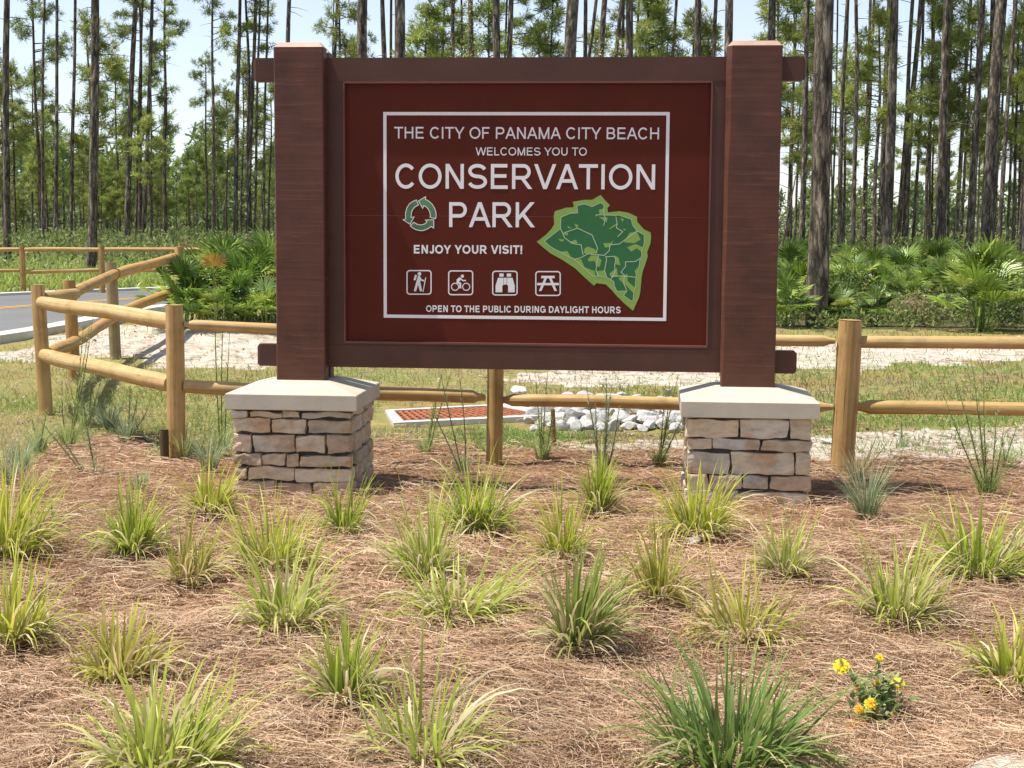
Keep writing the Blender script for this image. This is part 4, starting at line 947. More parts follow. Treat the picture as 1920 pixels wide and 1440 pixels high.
wisp(1130, 900, [(4, 205, 0), (-30, 180, -4), (-14, 150, -2), (26, 150, 4), (14, 190, 2)], "tall fluffy weed growing out of the upright green clump", 13, 1.6, 30, .16, 'blue')
wisp(1236, 872, [(18, 170, 0), (34, 180, 2), (8, 130, -2), (50, 110, 4)], "green weed with spreading stems just left of the right pier", 14, 1.1, 80, .14, 'green')
wisp(795, 850, [], "low green sprout at the edge of the pine straw below the grate", 15, 0, 40, .1, 'green')
wisp(1692, 838, [(-4, 50, 0)], "tiny dark weed on the pale sand strip right of the big fence post", 16, 2, 30, .1)
wisp(1625, 975, [(10, 100, 0), (40, 130, 2), (-30, 60, 0)], "arching blue-green wiregrass right of the right pier", 17, .4, 150, .34)
wisp(1606, 900, [(40, 95, 0), (60, 80, 0), (30, 60, 0)], "tan wiry grass at the foot of the big right fence post", 18, .2, 120, .2, 'dry')
wisp(1850, 932, [(-70, 235, 0), (-40, 260, 2), (-16, 240, 4), (8, 180, 2), (-90, 200, -2), (-25, 200, 0), (20, 140, 6)], "tall many-stemmed weed in front of the lower rail at the right", 19, .9, 110, .22, 'green')
wisp(1885, 878, [(-10, 60, 0), (25, 90, 0)], "short tangled weed behind the tall many-stemmed one at the right edge", 20, 1.2, 60, .16, 'green')
wisp(100, 985, [(-4, 50, 0)], "tiny green sprig alone in the straw beside the upper left clump", 21, 2.2, 8, .06, 'green')
wisp(262, 920, [(10, 30, 0), (-8, 36, 0)], "low grey-green wisp in the straw left of the stone pier", 22, 1.5, 40, .14, 'blue')

# --- the flowering plant
fl = empty("flowering_plant", at(1640, 1352)); tag(fl, "small bedding plant with yellow and orange blooms in the straw", "plant")
rf = np.random.default_rng(5); kf = fl.location.y / F
stem_parts, leaf_parts, heads = [], [], [(1577, 1240, 24, 'y'), (1653, 1226, 13, 'y'), (1682, 1270, 19, 'y'), (1650, 1280, 19, 'o'), (1618, 1296, 19, 'yo'), (1596, 1307, 14, 'o'), (1604, 1328, 14, 'd'), (1586, 1345, 21, 'o'), (1636, 1260, 10, 'd'), (1638, 1330, 11, 'f'), (1664, 1318, 10, 'f'), (1610, 1284, 12, 'o'), (1670, 1262, 9, 'o'), (1630, 1312, 11, 'f')]
for hx, hy, hd, hc in heads:
    dx, dz = (hx - 1640) * kf, (1352 - hy) * kf * .92; yy = rf.uniform(-.05, .05)
    if hy > 1290: yy = -.085
    n = 8; s = np.linspace(0, 1, n + 1); P = np.stack([dx * s ** 1.3, yy * s, dz * s ** .85], -1)
    for i in range(n):
        a, bq = P[i], P[i + 1]; w = np.array([.0022, 0, 0]); w2 = np.array([0, .0022, 0])
        for ww in (w, w2):
            stem_parts.append((np.array([a - ww, a + ww, bq + ww, bq - ww]), np.array([[0, 1, 2, 3]]), np.tile(np.array([[.13, .2, .06]]), (4, 1))))
    m = 64; t = rf.uniform(.02, .97, m); LP = np.stack([np.interp(t, s, P[:, 0]), np.interp(t, s, P[:, 1]), np.interp(t, s, P[:, 2])], -1) + rf.normal(0, .008, (m, 3))
    leaf_parts.append(blades(LP, rf.random(m) * 6.283, rf.uniform(.014, .036, m), rf.uniform(.006, .012, m), rf.uniform(.3, 1.3, m), rf.uniform(0, .8, m), np.tile(np.array([[.24, .30, .10]]), (m, 1)) * rf.uniform(.7, 1.3, (m, 1)), np.tile(np.array([[.48, .54, .26]]), (m, 1)) * rf.uniform(.7, 1.4, (m, 1)), 3, 1, 3, r=rf))
    # bloom: rays and disc
    cols = {'y': ((.75, .52, .01), (.86, .72, .03)), 'o': ((.72, .25, .01), (.85, .52, .02)), 'yo': ((.75, .36, .01), (.86, .66, .03)), 'd': ((.6, .2, .01), (.7, .38, .03)), 'f': ((.4, .22, .06), (.5, .36, .14))}[hc]
    R = hd / 2 * kf * 1.35; np_ = 13; tip = P[-1]; face = Vector((rf.uniform(-.3, .3), -.75, .7)).normalized(); q = face.to_track_quat('Z', 'Y'); bp = []
    for k in range(np_):
        an = 2 * math.pi * k / np_ + rf.uniform(-.1, .1)
        for lay in (0, 1):
            RR = R * (1 if lay == 0 else .7); an2 = an + lay * .22; c_, s_ = math.cos(an2), math.sin(an2); wv = RR * .17
            pts = [(c_ * RR * .2 - s_ * wv * .5, s_ * RR * .2 + c_ * wv * .5, .001 + lay * .003), (c_ * RR * .2 + s_ * wv * .5, s_ * RR * .2 - c_ * wv * .5, .001 + lay * .003), (c_ * RR + s_ * wv, s_ * RR - c_ * wv, -.002 + lay * .007), (c_ * RR - s_ * wv, s_ * RR + c_ * wv, -.002 + lay * .007)]
            V = np.array([list(q @ Vector(p)) for p in pts]) + tip; kk = rf.uniform(.85, 1.1)
            bp.append((V, np.array([[0, 1, 2, 3]]), np.array([cols[0], cols[0], cols[1], cols[1]]) * kk))
    for k in range(10):
        an = 2 * math.pi * k / 10; pts = [(0, 0, .006), (math.cos(an) * R * .26, math.sin(an) * R * .26, .004), (math.cos(an + .63) * R * .26, math.sin(an + .63) * R * .26, .004), (0, 0, .006)]
        V = np.array([list(q @ Vector(p)) for p in pts]) + tip; bp.append((V, np.array([[0, 1, 2, 3]]), np.tile(np.array([[.55, .25, .01]]), (4, 1))))
    V, Qd, C = merge(bp); np_obj("bloom", V, Qd, M_PETAL, C, fl, smooth=False)
V, Qd, C = merge(stem_parts); np_obj("stem", V, Qd, M_LEAF, C, fl)
m = 150; LP = np.stack([rf.normal(.015, .035, m), rf.normal(0, .03, m), rf.uniform(.0, .13, m)], -1)
leaf_parts.append(blades(LP, rf.random(m) * 6.283, rf.uniform(.025, .055, m), rf.uniform(.010, .018, m), rf.uniform(.4, 1.5, m), rf.uniform(0, .8, m), np.tile(np.array([[.15, .22, .07]]), (m, 1)), np.tile(np.array([[.36, .45, .18]]), (m, 1)) * rf.uniform(.6, 1.4, (m, 1)), 3, 1, 3, r=rf))
V, Qd, C = merge(leaf_parts); np_obj("foliage", V, Qd, M_LEAF, C, fl)

# ---------------------------------------------------------------- pine straw and turf, too many to count
def scatter(n, x0, x1, y0, y1, r, dens=None):
    y = 1 / r.uniform(1 / y1, 1 / y0, n) if y0 > 1 else r.uniform(y0, y1, n)
    return r.uniform(x0, x1, n) * np.maximum(y, 4.2) / 10, y
r = np.random.default_rng(11)
n = 260000; y = 1 / r.uniform(1 / 12.3 ** 1.4, 1 / 3.0 ** 1.4, n) ** (1 / 1.4); x = r.uniform(-.5, .5, n) * (y + 1.2)
st, sa, fo = zones(x, y); keep = st | (r.random(n) < .05); 
cov = fnoise(x * 2.6, y * 2.6, 91); keep &= (r.random(n) < .45 + 1.1 * (cov - .2)); x, y = x[keep], y[keep]; n = len(x)
z = gz(x, y) + (fnoise(x * 5, y * 5, 77) - .5) * .04; ang = fnoise(x * 1.2, y * 1.2, 55) * 9 + r.normal(0, .9, n); ln = r.uniform(.07, .2, n); pit = r.normal(.06, .12, n); curv = r.normal(0, .9, n)
wd = (.0009 + .00021 * y) * r.uniform(.7, 1.3, n); base_h = .004 + r.random(n) ** 1.6 * .05 * (.3 + 1.4 * fnoise(x * 4.5, y * 4.5, 95))
t = np.array([-.5, -.17, .17, .5]); a_t = ang[:, None] + curv[:, None] * t[None]
px_ = x[:, None] + np.cos(a_t) * ln[:, None] * t[None]; py_ = y[:, None] + np.sin(a_t) * ln[:, None] * t[None]
pz_ = (z + base_h)[:, None] + np.sin(pit)[:, None] * ln[:, None] * t[None] + ln[:, None] * .16 * (.25 - t[None] ** 2)
pz_ = np.maximum(pz_, z[:, None] + .002)
ctr = np.stack([px_, py_, pz_], -1); sd = np.stack([-np.sin(a_t), np.cos(a_t), np.zeros_like(a_t) + r.normal(0, .5, (n, 1))], -1) * wd[:, None, None] * .5
V = np.stack([ctr - sd, ctr + sd], 2).reshape(n, 8, 3); k = np.arange(3); q = np.stack([2 * k, 2 * k + 1, 2 * k + 3, 2 * k + 2], -1)
Qd = (np.arange(n) * 8)[:, None, None] + q[None]
pal = np.array([(.44, .285, .175), (.53, .375, .245), (.35, .21, .125), (.60, .46, .325), (.21, .125, .075), (.43, .26, .155)])
C = pal[r.choice(6, n, p=[.26, .22, .17, .14, .09, .12])] * r.uniform(.8, 1.2, (n, 1)) * (.72 + .5 * fnoise(x * .9, y * .9, 96))[:, None]; C = np.repeat(C[:, None], 8, 1)
o = np_obj("pine_straw", V, Qd, M_STRAW, C); tag(o, "reddish brown pine straw mulch covering the bed", "mulch", kind="stuff")

r = np.random.default_rng(12)
n = 230000; y = 1 / np.sqrt(r.uniform(1 / 34. ** 2, 1 / 9.2 ** 2, n)); x = r.uniform(-.5, .5, n) * (y + 2)
st, sa, fo = zones(x, y)
def in_road(x, y): return inside(np.array(list(map(tuple, off(near_e, .3))) + list(map(tuple, off(far_e, -.3)))[::-1]), x, y)
cov = fnoise(x * .8, y * .8, 61); cov2 = fnoise(x * 3, y * 3, 62)
keep = ~fo & ~in_road(x, y) & np.where(st, r.random(n) < .0, True) & np.where(sa, r.random(n) < .2, True) & (r.random(n) < .25 + 1.3 * np.clip(cov * .6 + cov2 * .4 - .22, 0, 1))
dx_ = (x + .5) / 1.0; keep &= ~((x > -1.1) & (x < .45) & (y > 11.2) & (y < 12.7)) & ~((x > .0) & (x < 1.3) & (y > 11.0) & (y < 12.6) & (r.random(n) < .9))
x, y, cov = x[keep], y[keep], cov[keep]; n = len(x); rt = np.stack([x, y, gz(x, y) - .005], -1)
brown = np.clip((.52 + .10 * (x < -.5) - cov) * 5 + r.normal(0, .35, n), 0, 1)[:, None]
right = np.clip((x / y * 10 + .5), 0, 1)[:, None]
green = np.array([[.27, .33, .085]]) * (1 - right) + np.array([[.19, .33, .06]]) * right; tan = np.array([[.52, .44, .23]]) * (1 - right) + np.array([[.27, .19, .11]]) * right
c1 = (green * (1 - brown) + tan * brown) * r.uniform(.7, 1.3, (n, 1))
V, Qd, C = blades(rt, r.random(n) * 6.283, r.uniform(.035, .10, n) * (.75 + .02 * y), (.003 + .00032 * y) * r.uniform(.7, 1.3, n), r.uniform(.1, 1.0, n), r.uniform(.1, 1.1, n), c1 * .75, c1, 2, 1, 2.5, r=r)
o = np_obj("turf_grass", V, Qd, M_GRASS, C); tag(o, "short patchy turf growing behind the rail fence", "grass", kind="stuff")

# weeds of the verge across the road, and the low undergrowth of the wood
r = np.random.default_rng(13)
n = 42000; y = r.uniform(27, 60, n); x = -r.uniform(.02, .5, n) * y
keep = ~in_road(x, y) & (y > 29 + (x + 9) * .9 * (x > -9)); x, y = x[keep], y[keep]; n = len(x)
hh = .18 + .45 * fnoise(x * .7, y * .7, 71) * np.clip((y - 30) / 8, .15, 1); br = r.random((n, 1))
c1 = (np.array([[.34, .48, .09]]) * (1 - br * .5) + np.array([[.52, .50, .2]]) * br * .5) * r.uniform(.6, 1.25, (n, 1))
V, Qd, C = blades(np.stack([x, y, gz(x, y)], -1), r.random(n) * 6.283, hh * r.uniform(.5, 1.3, n), r.uniform(.02, .06, n), r.uniform(.05, .8, n), r.uniform(.1, 1.2, n), c1 * .6, c1, 3, 1, 2.5, r=r)
o = np_obj("verge_weeds", V, Qd, M_GRASS, C); tag(o, "rank green weeds on the verge beyond the road", "weeds", kind="stuff")

def leaf_cloud(P, r, size, c0, c1, up=.3):
    """one leaf-sized quad per point"""
    n = len(P); d = r.normal(0, 1, (n, 3)); d[:, 2] = np.abs(d[:, 2]) * .6 + up; d /= np.linalg.norm(d, axis=1)[:, None]
    s = np.cross(d, r.normal(0, 1, (n, 3))); s /= np.linalg.norm(s, axis=1)[:, None]
    L_ = size * r.uniform(.6, 1.4, n)[:, None]; w = L_ * .3
    V = np.stack([P - d * L_ * .1, P + d * L_ * .45 + s * w, P + d * L_, P + d * L_ * .45 - s * w], 1)
    t = r.random((n, 1)); C = np.repeat((c0 * (1 - t) + c1 * t)[:, None], 4, 1)
    return V, np.arange(n * 4).reshape(n, 4), C
n = 130000; y = 22 + r.random(n) ** 2.2 * 150; x = r.uniform(-.42, .42, n) * y
st, sa, fo = zones(x, y); keep = fo & ~in_road(x, y) & ~((x < -.02 * y) & (y < 42)); x, y = x[keep], y[keep]; n = len(x)
hb = (.25 + .9 * fnoise(x * .45, y * .45, 73) ** 1.5) * np.clip(.5 + (y - 22) / 25, .4, 1.5)
P = np.stack([x, y, gz(x, y) + hb * r.random(n) ** .8], -1)
sz = (.035 + .0026 * y)[:, None]
n_ = len(P); d = r.normal(0, 1, (n_, 3)); d[:, 2] = np.abs(d[:, 2]) + .2; d /= np.linalg.norm(d, axis=1)[:, None]; s = np.cross(d, r.normal(0, 1, (n_, 3))); s /= np.linalg.norm(s, axis=1)[:, None]
Ls = sz * r.uniform(.6, 1.4, (n_, 1)); V = np.stack([P, P + d * Ls * .45 + s * Ls * .16, P + d * Ls, P + d * Ls * .45 - s * Ls * .16], 1)
mixp = np.array([(.13, .19, .05), (.20, .28, .07), (.28, .32, .09), (.29, .24, .11), (.08, .12, .04)])[r.choice(5, n_, p=[.3, .25, .2, .12, .13])] * r.uniform(.75, 1.2, (n_, 1))
o = np_obj("undergrowth", V, np.arange(n_ * 4).reshape(-1, 4), M_LEAF, np.repeat(mixp[:, None], 4, 1)); tag(o, "low tangled undergrowth on the pine wood floor", "undergrowth", kind="stuff")

r = np.random.default_rng(15)
n = 60000; y = 1 / np.sqrt(r.uniform(1 / 27. ** 2, 1 / 9.3 ** 2, n)); x = r.uniform(-.5, .5, n) * (y + 2)
st, sa, fo = zones(x, y); cov = fnoise(x * 1.6, y * 1.6, 64); keep = ~in_road(x, y) & ~fo & (sa | (r.random(n) < .35)) & (r.random(n) < .15 + 1.5 * np.clip(cov - .32, 0, 1)); keep &= ~((x > -1.15) & (x < .5) & (y > 11.2) & (y < 12.8))
x, y = x[keep], y[keep]; n = len(x); a = r.random(n) * 6.283; ln = r.uniform(.02, .11, n) * (.7 + y * .025); w = r.uniform(.002, .007, n) * (.6 + .06 * y)
P = np.stack([x, y, gz(x, y) + r.uniform(.004, .014, n)], -1); d = np.stack([np.cos(a), np.sin(a), r.normal(0, .12, n)], -1) * ln[:, None]; q = np.stack([-np.sin(a), np.cos(a), np.zeros(n)], -1) * w[:, None]
V = np.stack([P - d * .5 - q, P - d * .5 + q, P + d * .5 + q, P + d * .5 - q], 1); c = np.array([(.30, .19, .11), (.42, .29, .18), (.20, .125, .08), (.38, .34, .28)])[r.choice(4, n)] * r.uniform(.7, 1.2, (n, 1))
o = np_obj("leaf_litter", V, np.arange(n * 4).reshape(-1, 4), M_STRAW, np.repeat(c[:, None], 4, 1), smooth=False); tag(o, "fallen needles and leaf litter on the sand and turf", "litter", kind="stuff")

# ---------------------------------------------------------------- palmettos and shrubs
def frond(r, base, az, tilt, pl, R, dead=0):
    """a petiole and a fan of pointed folded segments"""
    parts = []; ca, sa_ = math.cos(az), math.sin(az); st_, ct_ = math.sin(tilt), math.cos(tilt)
    axis = np.array([ca * st_, sa_ * st_, ct_]); tip = base + axis * pl
    w = np.array([-sa_, ca, 0]) * .010
    gcol = [np.array([.09, .16, .03]), np.array([.21, .32, .055]), np.array([.34, .43, .10])][int(r.integers(3))] * r.uniform(.75, 1.2)
    if dead == 1: gcol = np.array([.42, .30, .13])
    if dead == 2: gcol = np.array([.55, .45, .24])
    V = np.array([base - w, base + w, tip + w * .6, tip - w * .6]); parts.append((V, np.array([[0, 1, 2, 3]]), np.tile(gcol[None] * .9, (4, 1))))
    sid = np.array([-sa_, ca, 0.]); fw = axis * .75 + np.array([ca, sa_, 0]) * .35 - np.array([0, 0, .15]); fw /= np.linalg.norm(fw)
    nrm = np.cross(fw, sid); ns = 19; span = 1.65
    for k in range(ns):
        a = -span + 2 * span * k / (ns - 1) + r.normal(0, .03); d = fw * math.cos(a) + sid * math.sin(a); RR = R * (1 - .22 * (a / span) ** 2) * r.uniform(.85, 1.05)
        p = np.cross(nrm, d); p /= np.linalg.norm(p); cup = nrm * RR * .16
        dr_ = np.array([0, 0, -1]) * RR * r.uniform(.02, .2)
        w1 = RR * .042
        v = [tip, tip + d * RR * .5 - p * w1 - nrm * .006 + cup, tip + d * RR * .55 + nrm * .012 + cup, tip + d * RR + cup * 1.2 + dr_, tip + d * RR * .5 + p * w1 - nrm * .006 + cup]
        kk = r.uniform(.8, 1.2); c = np.tile(gcol[None] * kk, (5, 1)); c[3] = c[3] * .7 + np.array([.3, .26, .1]) * .3
        parts.append((np.array(v), np.array([[0, 1, 2, 3], [0, 2, 3, 4]])[:, [0, 1, 3, 2]] if False else np.array([[0, 1, 3, 2], [0, 2, 3, 4]]), c))
    return parts
def palmetto_mesh(seed, nf, hgt=1.0, deadn=1):
    r = np.random.default_rng(seed); parts = []
    for k in range(nf):
        az = 2.4 * k + r.normal(0, .3); tilt = np.clip(.10 + .85 * (k / nf) + r.normal(0, .14), .03, 1.15); pl = hgt * r.uniform(.45, .75) * (1.1 - .35 * tilt)
        parts += frond(r, np.array([r.normal(0, .05), r.normal(0, .05), 0]), az, tilt, pl, hgt * r.uniform(.28, .42), dead=(1 if k >= nf - deadn else 0))
    V, Qd, C = merge(parts); return V, Qd, C
PM = [palmetto_mesh(500 + i, [22, 26, 19, 28, 23, 18][i], 1.0, [0, 1, 0, 1, 0, 0][i]) for i in range(6)]
PMM = []
for V, Qd, C in PM:
    me = np_mesh("palmetto", V, Qd, C, smooth=False); me.materials.append(M_PALM); PMM.append(me)
def palmetto(loc, sc, k, lab, group, rz=None, tint=(1, 1, 1)):
    o = bpy.data.objects.new("palmetto", PMM[k % 6]); link(o); o.location = loc; o.scale = (sc,) * 3; o.rotation_euler = (0, 0, random.uniform(0, 6.3) if rz is None else rz)
    o.color = (*tint, 1); tag(o, lab, "palmetto", group); return o
random.seed(33)
GL = "palmettos in the thicket left of the sign"; GR = "palmettos along the wood edge right of the sign"
spots = [(352, 19.0, .95, "palmetto at the left end of the thicket, its fans over the fence rail"), (385, 19.6, .95, None), (425, 19.9, 1.15, None), (455, 19.4, .9, None), (500, 19.8, 1.2, None), (470, 20.8, 1.3, None), (415, 21.0, 1.2, None), (530, 20.3, 1.2, None), (375, 21, 1.05, None), (440, 18.8, .7, None), (495, 18.8, .7, None), (405, 18.8, .65, "low palmetto at the front of the left thicket with yellowing fans"), (560, 20, 1.1, None), (545, 21.2, 1.2, None), (590, 20.6, 1.1, None)]
for i, (px, d, sc, lab) in enumerate(spots):
    p = atd(px, 600, d); p.z = float(gz(p.x, p.y)) - .02
    palmetto(p, sc, i, lab or "green saw palmetto in the dense thicket between the fence corner and the sign", GL, tint=(1.1, 1.1, .95) if i % 3 else (.9, 1, .9))
spr = [(1840, 600, 1.35, 3, "big dark-green palmetto over the shaded hollow at the right"), (1770, 560, 1.15, 1, "palmetto with yellow-lit fans left of the big dark one"), (1690, 545, 1.2, 0, None), (1660, 525, 1.1, 4, None), (1600, 560, 1.1, 2, None), (1575, 545, 1.0, 5, None), (1500, 560, 1.1, 1, "pale-fanned palmetto beside the right post of the sign"), (1480, 530, 1.2, 3, None), (1625, 540, 1.2, 0, None), (1700, 575, .9, 2, "palmetto with a yellow-green fan low in the middle of the wood edge"), (1740, 530, 1.2, 3, None), (1470, 590, .9, 4, None), (1790, 540, 1.2, 5, None), (1880, 560, 1.1, 0, None), (1905, 540, 1.2, 1, None), (1640, 590, .7, 2, None), (1560, 590, .7, 4, None), (1730, 560, 1.0, 5, None), (1515, 510, 1.3, 0, None), (1820, 520, 1.3, 1, None), (1585, 520, 1.2, 2, None), (1650, 560, .9, 3, None), (1950, 580, 1.1, 4, None), (1760, 510, 1.3, 0, None), (1690, 505, 1.2, 5, None), (1420, 575, 1.0, 2, None), (1380, 560, 1.1, 3, None)]
for i, (px, py, sc, k, lab) in enumerate(spr):
    p = at(px, py + 22); p.z -= .02
    palmetto(p, sc, k, lab or "green saw palmetto among others at the pine wood edge right of the sign", GR, tint=(.95, 1.0, .95) if i % 2 else (1.1, 1.08, .95))
# one dead, straw-yellow frond that stands up beside the sign's right post
rr_ = np.random.default_rng(9); V, Qd, C = merge(frond(rr_, np.zeros(3), 4.6, .15, .9, .30, 2) + frond(rr_, np.array([.02, .0, 0]), 4.2, .35, .8, .26, 2))
o = np_obj("palmetto_frond", V, Qd, M_PALM, C, smooth=False); o.location = at(1483, 545); tag(o, "dead straw-yellow palmetto fan standing up beside the sign's right post", "palmetto")
rr_ = np.random.default_rng(19); V, Qd, C = merge(frond(rr_, np.zeros(3), 4.9, .1, .75, .26, 1))
o = np_obj("palmetto_frond", V, Qd, M_PALM, C, smooth=False); p = atd(402, 600, 19.1); p.z = float(gz(p.x, p.y)); o.location = p; o.color = (1.25, .95, .5, 1); tag(o, "orange dead palmetto fan in the thicket left of the sign", "palmetto")

def shrub_mesh(seed, n, size, c0, c1, leaf=.05):
    r = np.random.default_rng(seed); k = 9; cen = np.stack([r.normal(0, size[0] * .42, k), r.normal(0, size[0] * .42, k), r.uniform(.25, .85, k) * size[1]], -1)
    w = r.choice(k, n); P = cen[w] + r.normal(0, 1, (n, 3)) * np.array([size[0] * .2, size[0] * .2, size[1] * .16]); P[:, 2] = np.abs(P[:, 2])
    V, Qd, C = leaf_cloud(P, r, leaf, np.array([c0]), np.array([c1])); C = C * r.uniform(.75, 1.2, (n, 1, 1))
    st = []
    for c in cen:
        w_ = np.array([.006, 0, 0]); st.append((np.array([-w_, w_, c + w_ * .5, c - w_ * .5]), np.array([[0, 1, 2, 3]]), np.tile(np.array([[.18, .14, .1]]), (4, 1))))
    return merge([(V, Qd, C)] + st)
SH = []
for i, (c0, c1) in enumerate((((.10, .17, .04), (.27, .36, .09)), ((.07, .12, .035), (.18, .26, .07)), ((.26, .19, .10), (.46, .37, .20)), ((.20, .28, .05), (.42, .50, .12)))):
    me = np_mesh("shrub", *shrub_mesh(700 + i, 900, (.55, .8), c0, c1)[:2], shrub_mesh(700 + i, 900, (.55, .8), c0, c1)[2], smooth=False); me.materials.append(M_LEAF); SH.append(me)
SHL = ["leafy green low shrub filling the gaps among the palmettos right of the sign", "dark green low shrub in the shade among the palmettos right of the sign", "yellow-brown dry shrub on the bank at the wood edge right of the sign"]
shr = [(1475, 598, .8, 0), (1500, 602, .7, 2), (1580, 606, .8, 0), (1610, 600, .9, 1), (1640, 606, .8, 2), (1665, 602, .8, 0), (1700, 606, .8, 2), (1735, 606, .8, 2), (1770, 608, .7, 0), (1880, 606, .9, 1), (1905, 604, .9, 0), (1800, 596, .7, 1), (1720, 595, .8, 1), (1905, 560, 1.1, 0), (1870, 540, 1.2, 0), (1460, 560, 1.0, 0), (1545, 604, .6, 1), (1620, 575, 1.0, 0), (1940, 600, 1.0, 2), (1690, 590, .7, 0), (1590, 585, .8, 1)]
for i, (px, py, sc, k) in enumerate(shr):
    o = bpy.data.objects.new("shrub", SH[k]); link(o); o.location = at(px, py + 8 - random.uniform(0, 16)); sc *= random.uniform(.6, 1.25); o.scale = (sc * .9, sc * .9, sc * random.uniform(.6, 1.2)); o.rotation_euler = (0, 0, i * 1.3); tag(o, SHL[k], "shrub", "shrubs among the palmettos")
for i, (px, d, sc) in enumerate([(372, 34, .9), (398, 35, 1.0), (430, 36, .8), (445, 34, 1.0), (465, 36, .8), (490, 35, 1.05), (505, 34, .9), (415, 37, 1.0)]):
    p = atd(px, 480, d); p.z = float(gz(p.x, p.y)); o = bpy.data.objects.new("shrub", SH[3]); link(o); o.location = p; o.scale = (sc * .8, sc * .8, sc * 1.2); o.rotation_euler = (0, 0, i * 2.1)
    tag(o, "light yellow-green sapling bush behind the far fence left of the sign", "shrub", "bushes behind the far fence")

# ---------------------------------------------------------------- pines
def tuft_needles(P, D, r, nn, ln, w, c0, c1):
    """bursts of needles at points P pointing along D"""
    n = len(P); P = np.repeat(P, nn, 0); D = np.repeat(D, nn, 0)
    d = D * .55 + r.normal(0, .62, (n * nn, 3)); d[:, 2] += .12; d /= np.linalg.norm(d, axis=1)[:, None]
    s = np.cross(d, r.normal(0, 1, (n * nn, 3))); s /= np.linalg.norm(s, axis=1)[:, None]
    L_ = ln * r.uniform(.65, 1.15, (n * nn, 1)); t = np.repeat(r.random((n, 1)), nn, 0) * .7 + r.random((n * nn, 1)) * .3
    V = np.stack([P - s * w * .35, P + s * w * .35, P + d * L_ + s * w * .5, P + d * L_ - s * w * .5], 1)
    C = np.repeat((c0 * (1 - t) + c1 * t)[:, None], 4, 1)
    return V, np.arange(n * nn * 4).reshape(-1, 4), C
NC0, NC1 = np.array([[.15, .21, .055]]), np.array([[.44, .51, .15]])
def make_crown(seed, z0, z1, R, nl, nt, nn=25, ln=.40, w=.028, dense=False):
    """limbs (for the trunk mesh) and needle tufts of one crown, in metres above the foot"""
    r = np.random.default_rng(seed); limbs, P, D = [], [], []
    for k in range(nl):
        f = (k + r.random()) / nl; z = z0 + (z1 - z0) * f ** (.9); az = r.random() * 6.283
        prof = (1 - .75 * max(0, (f - .35) / .65) ** 1.4) * (.55 + .45 * min(1, f / .25)) if not dense else (1 - .8 * f ** 1.3)
        Lb = R * prof * r.uniform(.55, 1.15); rise = r.uniform(.05, .55) * Lb + (.25 * Lb if f > .7 else 0)
        p0 = np.array([0, 0, z]); tip = p0 + np.array([math.cos(az) * Lb, math.sin(az) * Lb, rise]); mid = (p0 + tip) / 2 + np.array([0, 0, -.06 * Lb]) + r.normal(0, .05 * Lb, 3)
        limbs.append((p0, mid, tip, .012 + .016 * Lb))
        m = max(3, int(nt / nl * (Lb / R + .35)))
        for q in range(m):
            u = r.uniform(.42, 1.0) ** .8; c = (1 - u) ** 2 * p0 + 2 * u * (1 - u) * mid + u ** 2 * tip; o_ = r.normal(0, .14, 3) * R * (.35 + .5 * u); o_[2] *= .7
            P.append(c + o_); dd = tip - p0 + o_ * 2.0; D.append(dd / np.linalg.norm(dd))
    for q in range(int(nt * .07)):
        P.append(np.array([0, 0, z1]) + r.normal(0, .22, 3) * R * np.array([.6, .6, .9])); D.append(np.array([0, 0, 1.]))
    P, D = np.array(P), np.array(D)
    V, Qd, C = tuft_needles(P, D, r, nn, ln, w, NC0, NC1)
    return limbs, V, Qd, C
def make_trunk(name, seed, Ht, r0, limbs, kink=.012, stubs=8, stub_z=(.35, .8), n=11):
    rd = random.Random(seed); mb = MB(); N = 22; pts, rad = [], []
    for i in range(N + 1):
        t = i / N; z = Ht * t
        pts.append((mnoise.noise((t * 2.3, seed, 0)) * Ht * kink * min(1, t * 3), mnoise.noise((t * 2.3, seed, 9)) * Ht * kink * min(1, t * 3), z - (.12 if i == 0 else 0)))
        rad.append(r0 * (1.18 - .18 * min(1, t * 12)) * (1 - .62 * t ** 1.25) * rd.uniform(.97, 1.03))
    mb.tube(pts, rad, n, jit=.035)
    def axis(z):
        t = max(0, min(1, z / Ht)) * N; i = min(N - 1, int(t)); a, b = Vector(pts[i]), Vector(pts[i + 1]); return a.lerp(b, t - i)
    for p0, mid, tip, rb in limbs:
        a = axis(p0[2]); sh = Vector((a.x, a.y, 0)); mb.tube([a, Vector(mid) + sh * .6, Vector(tip) + sh * .3], [rb, rb * .7, rb * .25], 5, cap=False)
    for k in range(stubs):
        z = Ht * rd.uniform(*stub_z); a = axis(z); az = rd.uniform(0, 6.3); l_ = rd.uniform(.2, 1.3)
        b = a + Vector((math.cos(az) * l_, math.sin(az) * l_, rd.uniform(-.25, .35) * l_)); mb.tube([a, a.lerp(b, .5) + Vector((0, 0, .04)), b], [.014, .010, .004], 4, cap=False)
    me = bpy.data.meshes.new(name); me.from_pydata(mb.v, [], mb.f); me.polygons.foreach_set("use_smooth", np.array(mb.sm, bool)); me.materials.append(M_BARK); me.update(); return me
def crown_mesh(V, Qd, C):
    me = np_mesh("crown", V, Qd, C, smooth=False); me.materials.append(M_NEEDLE); return me
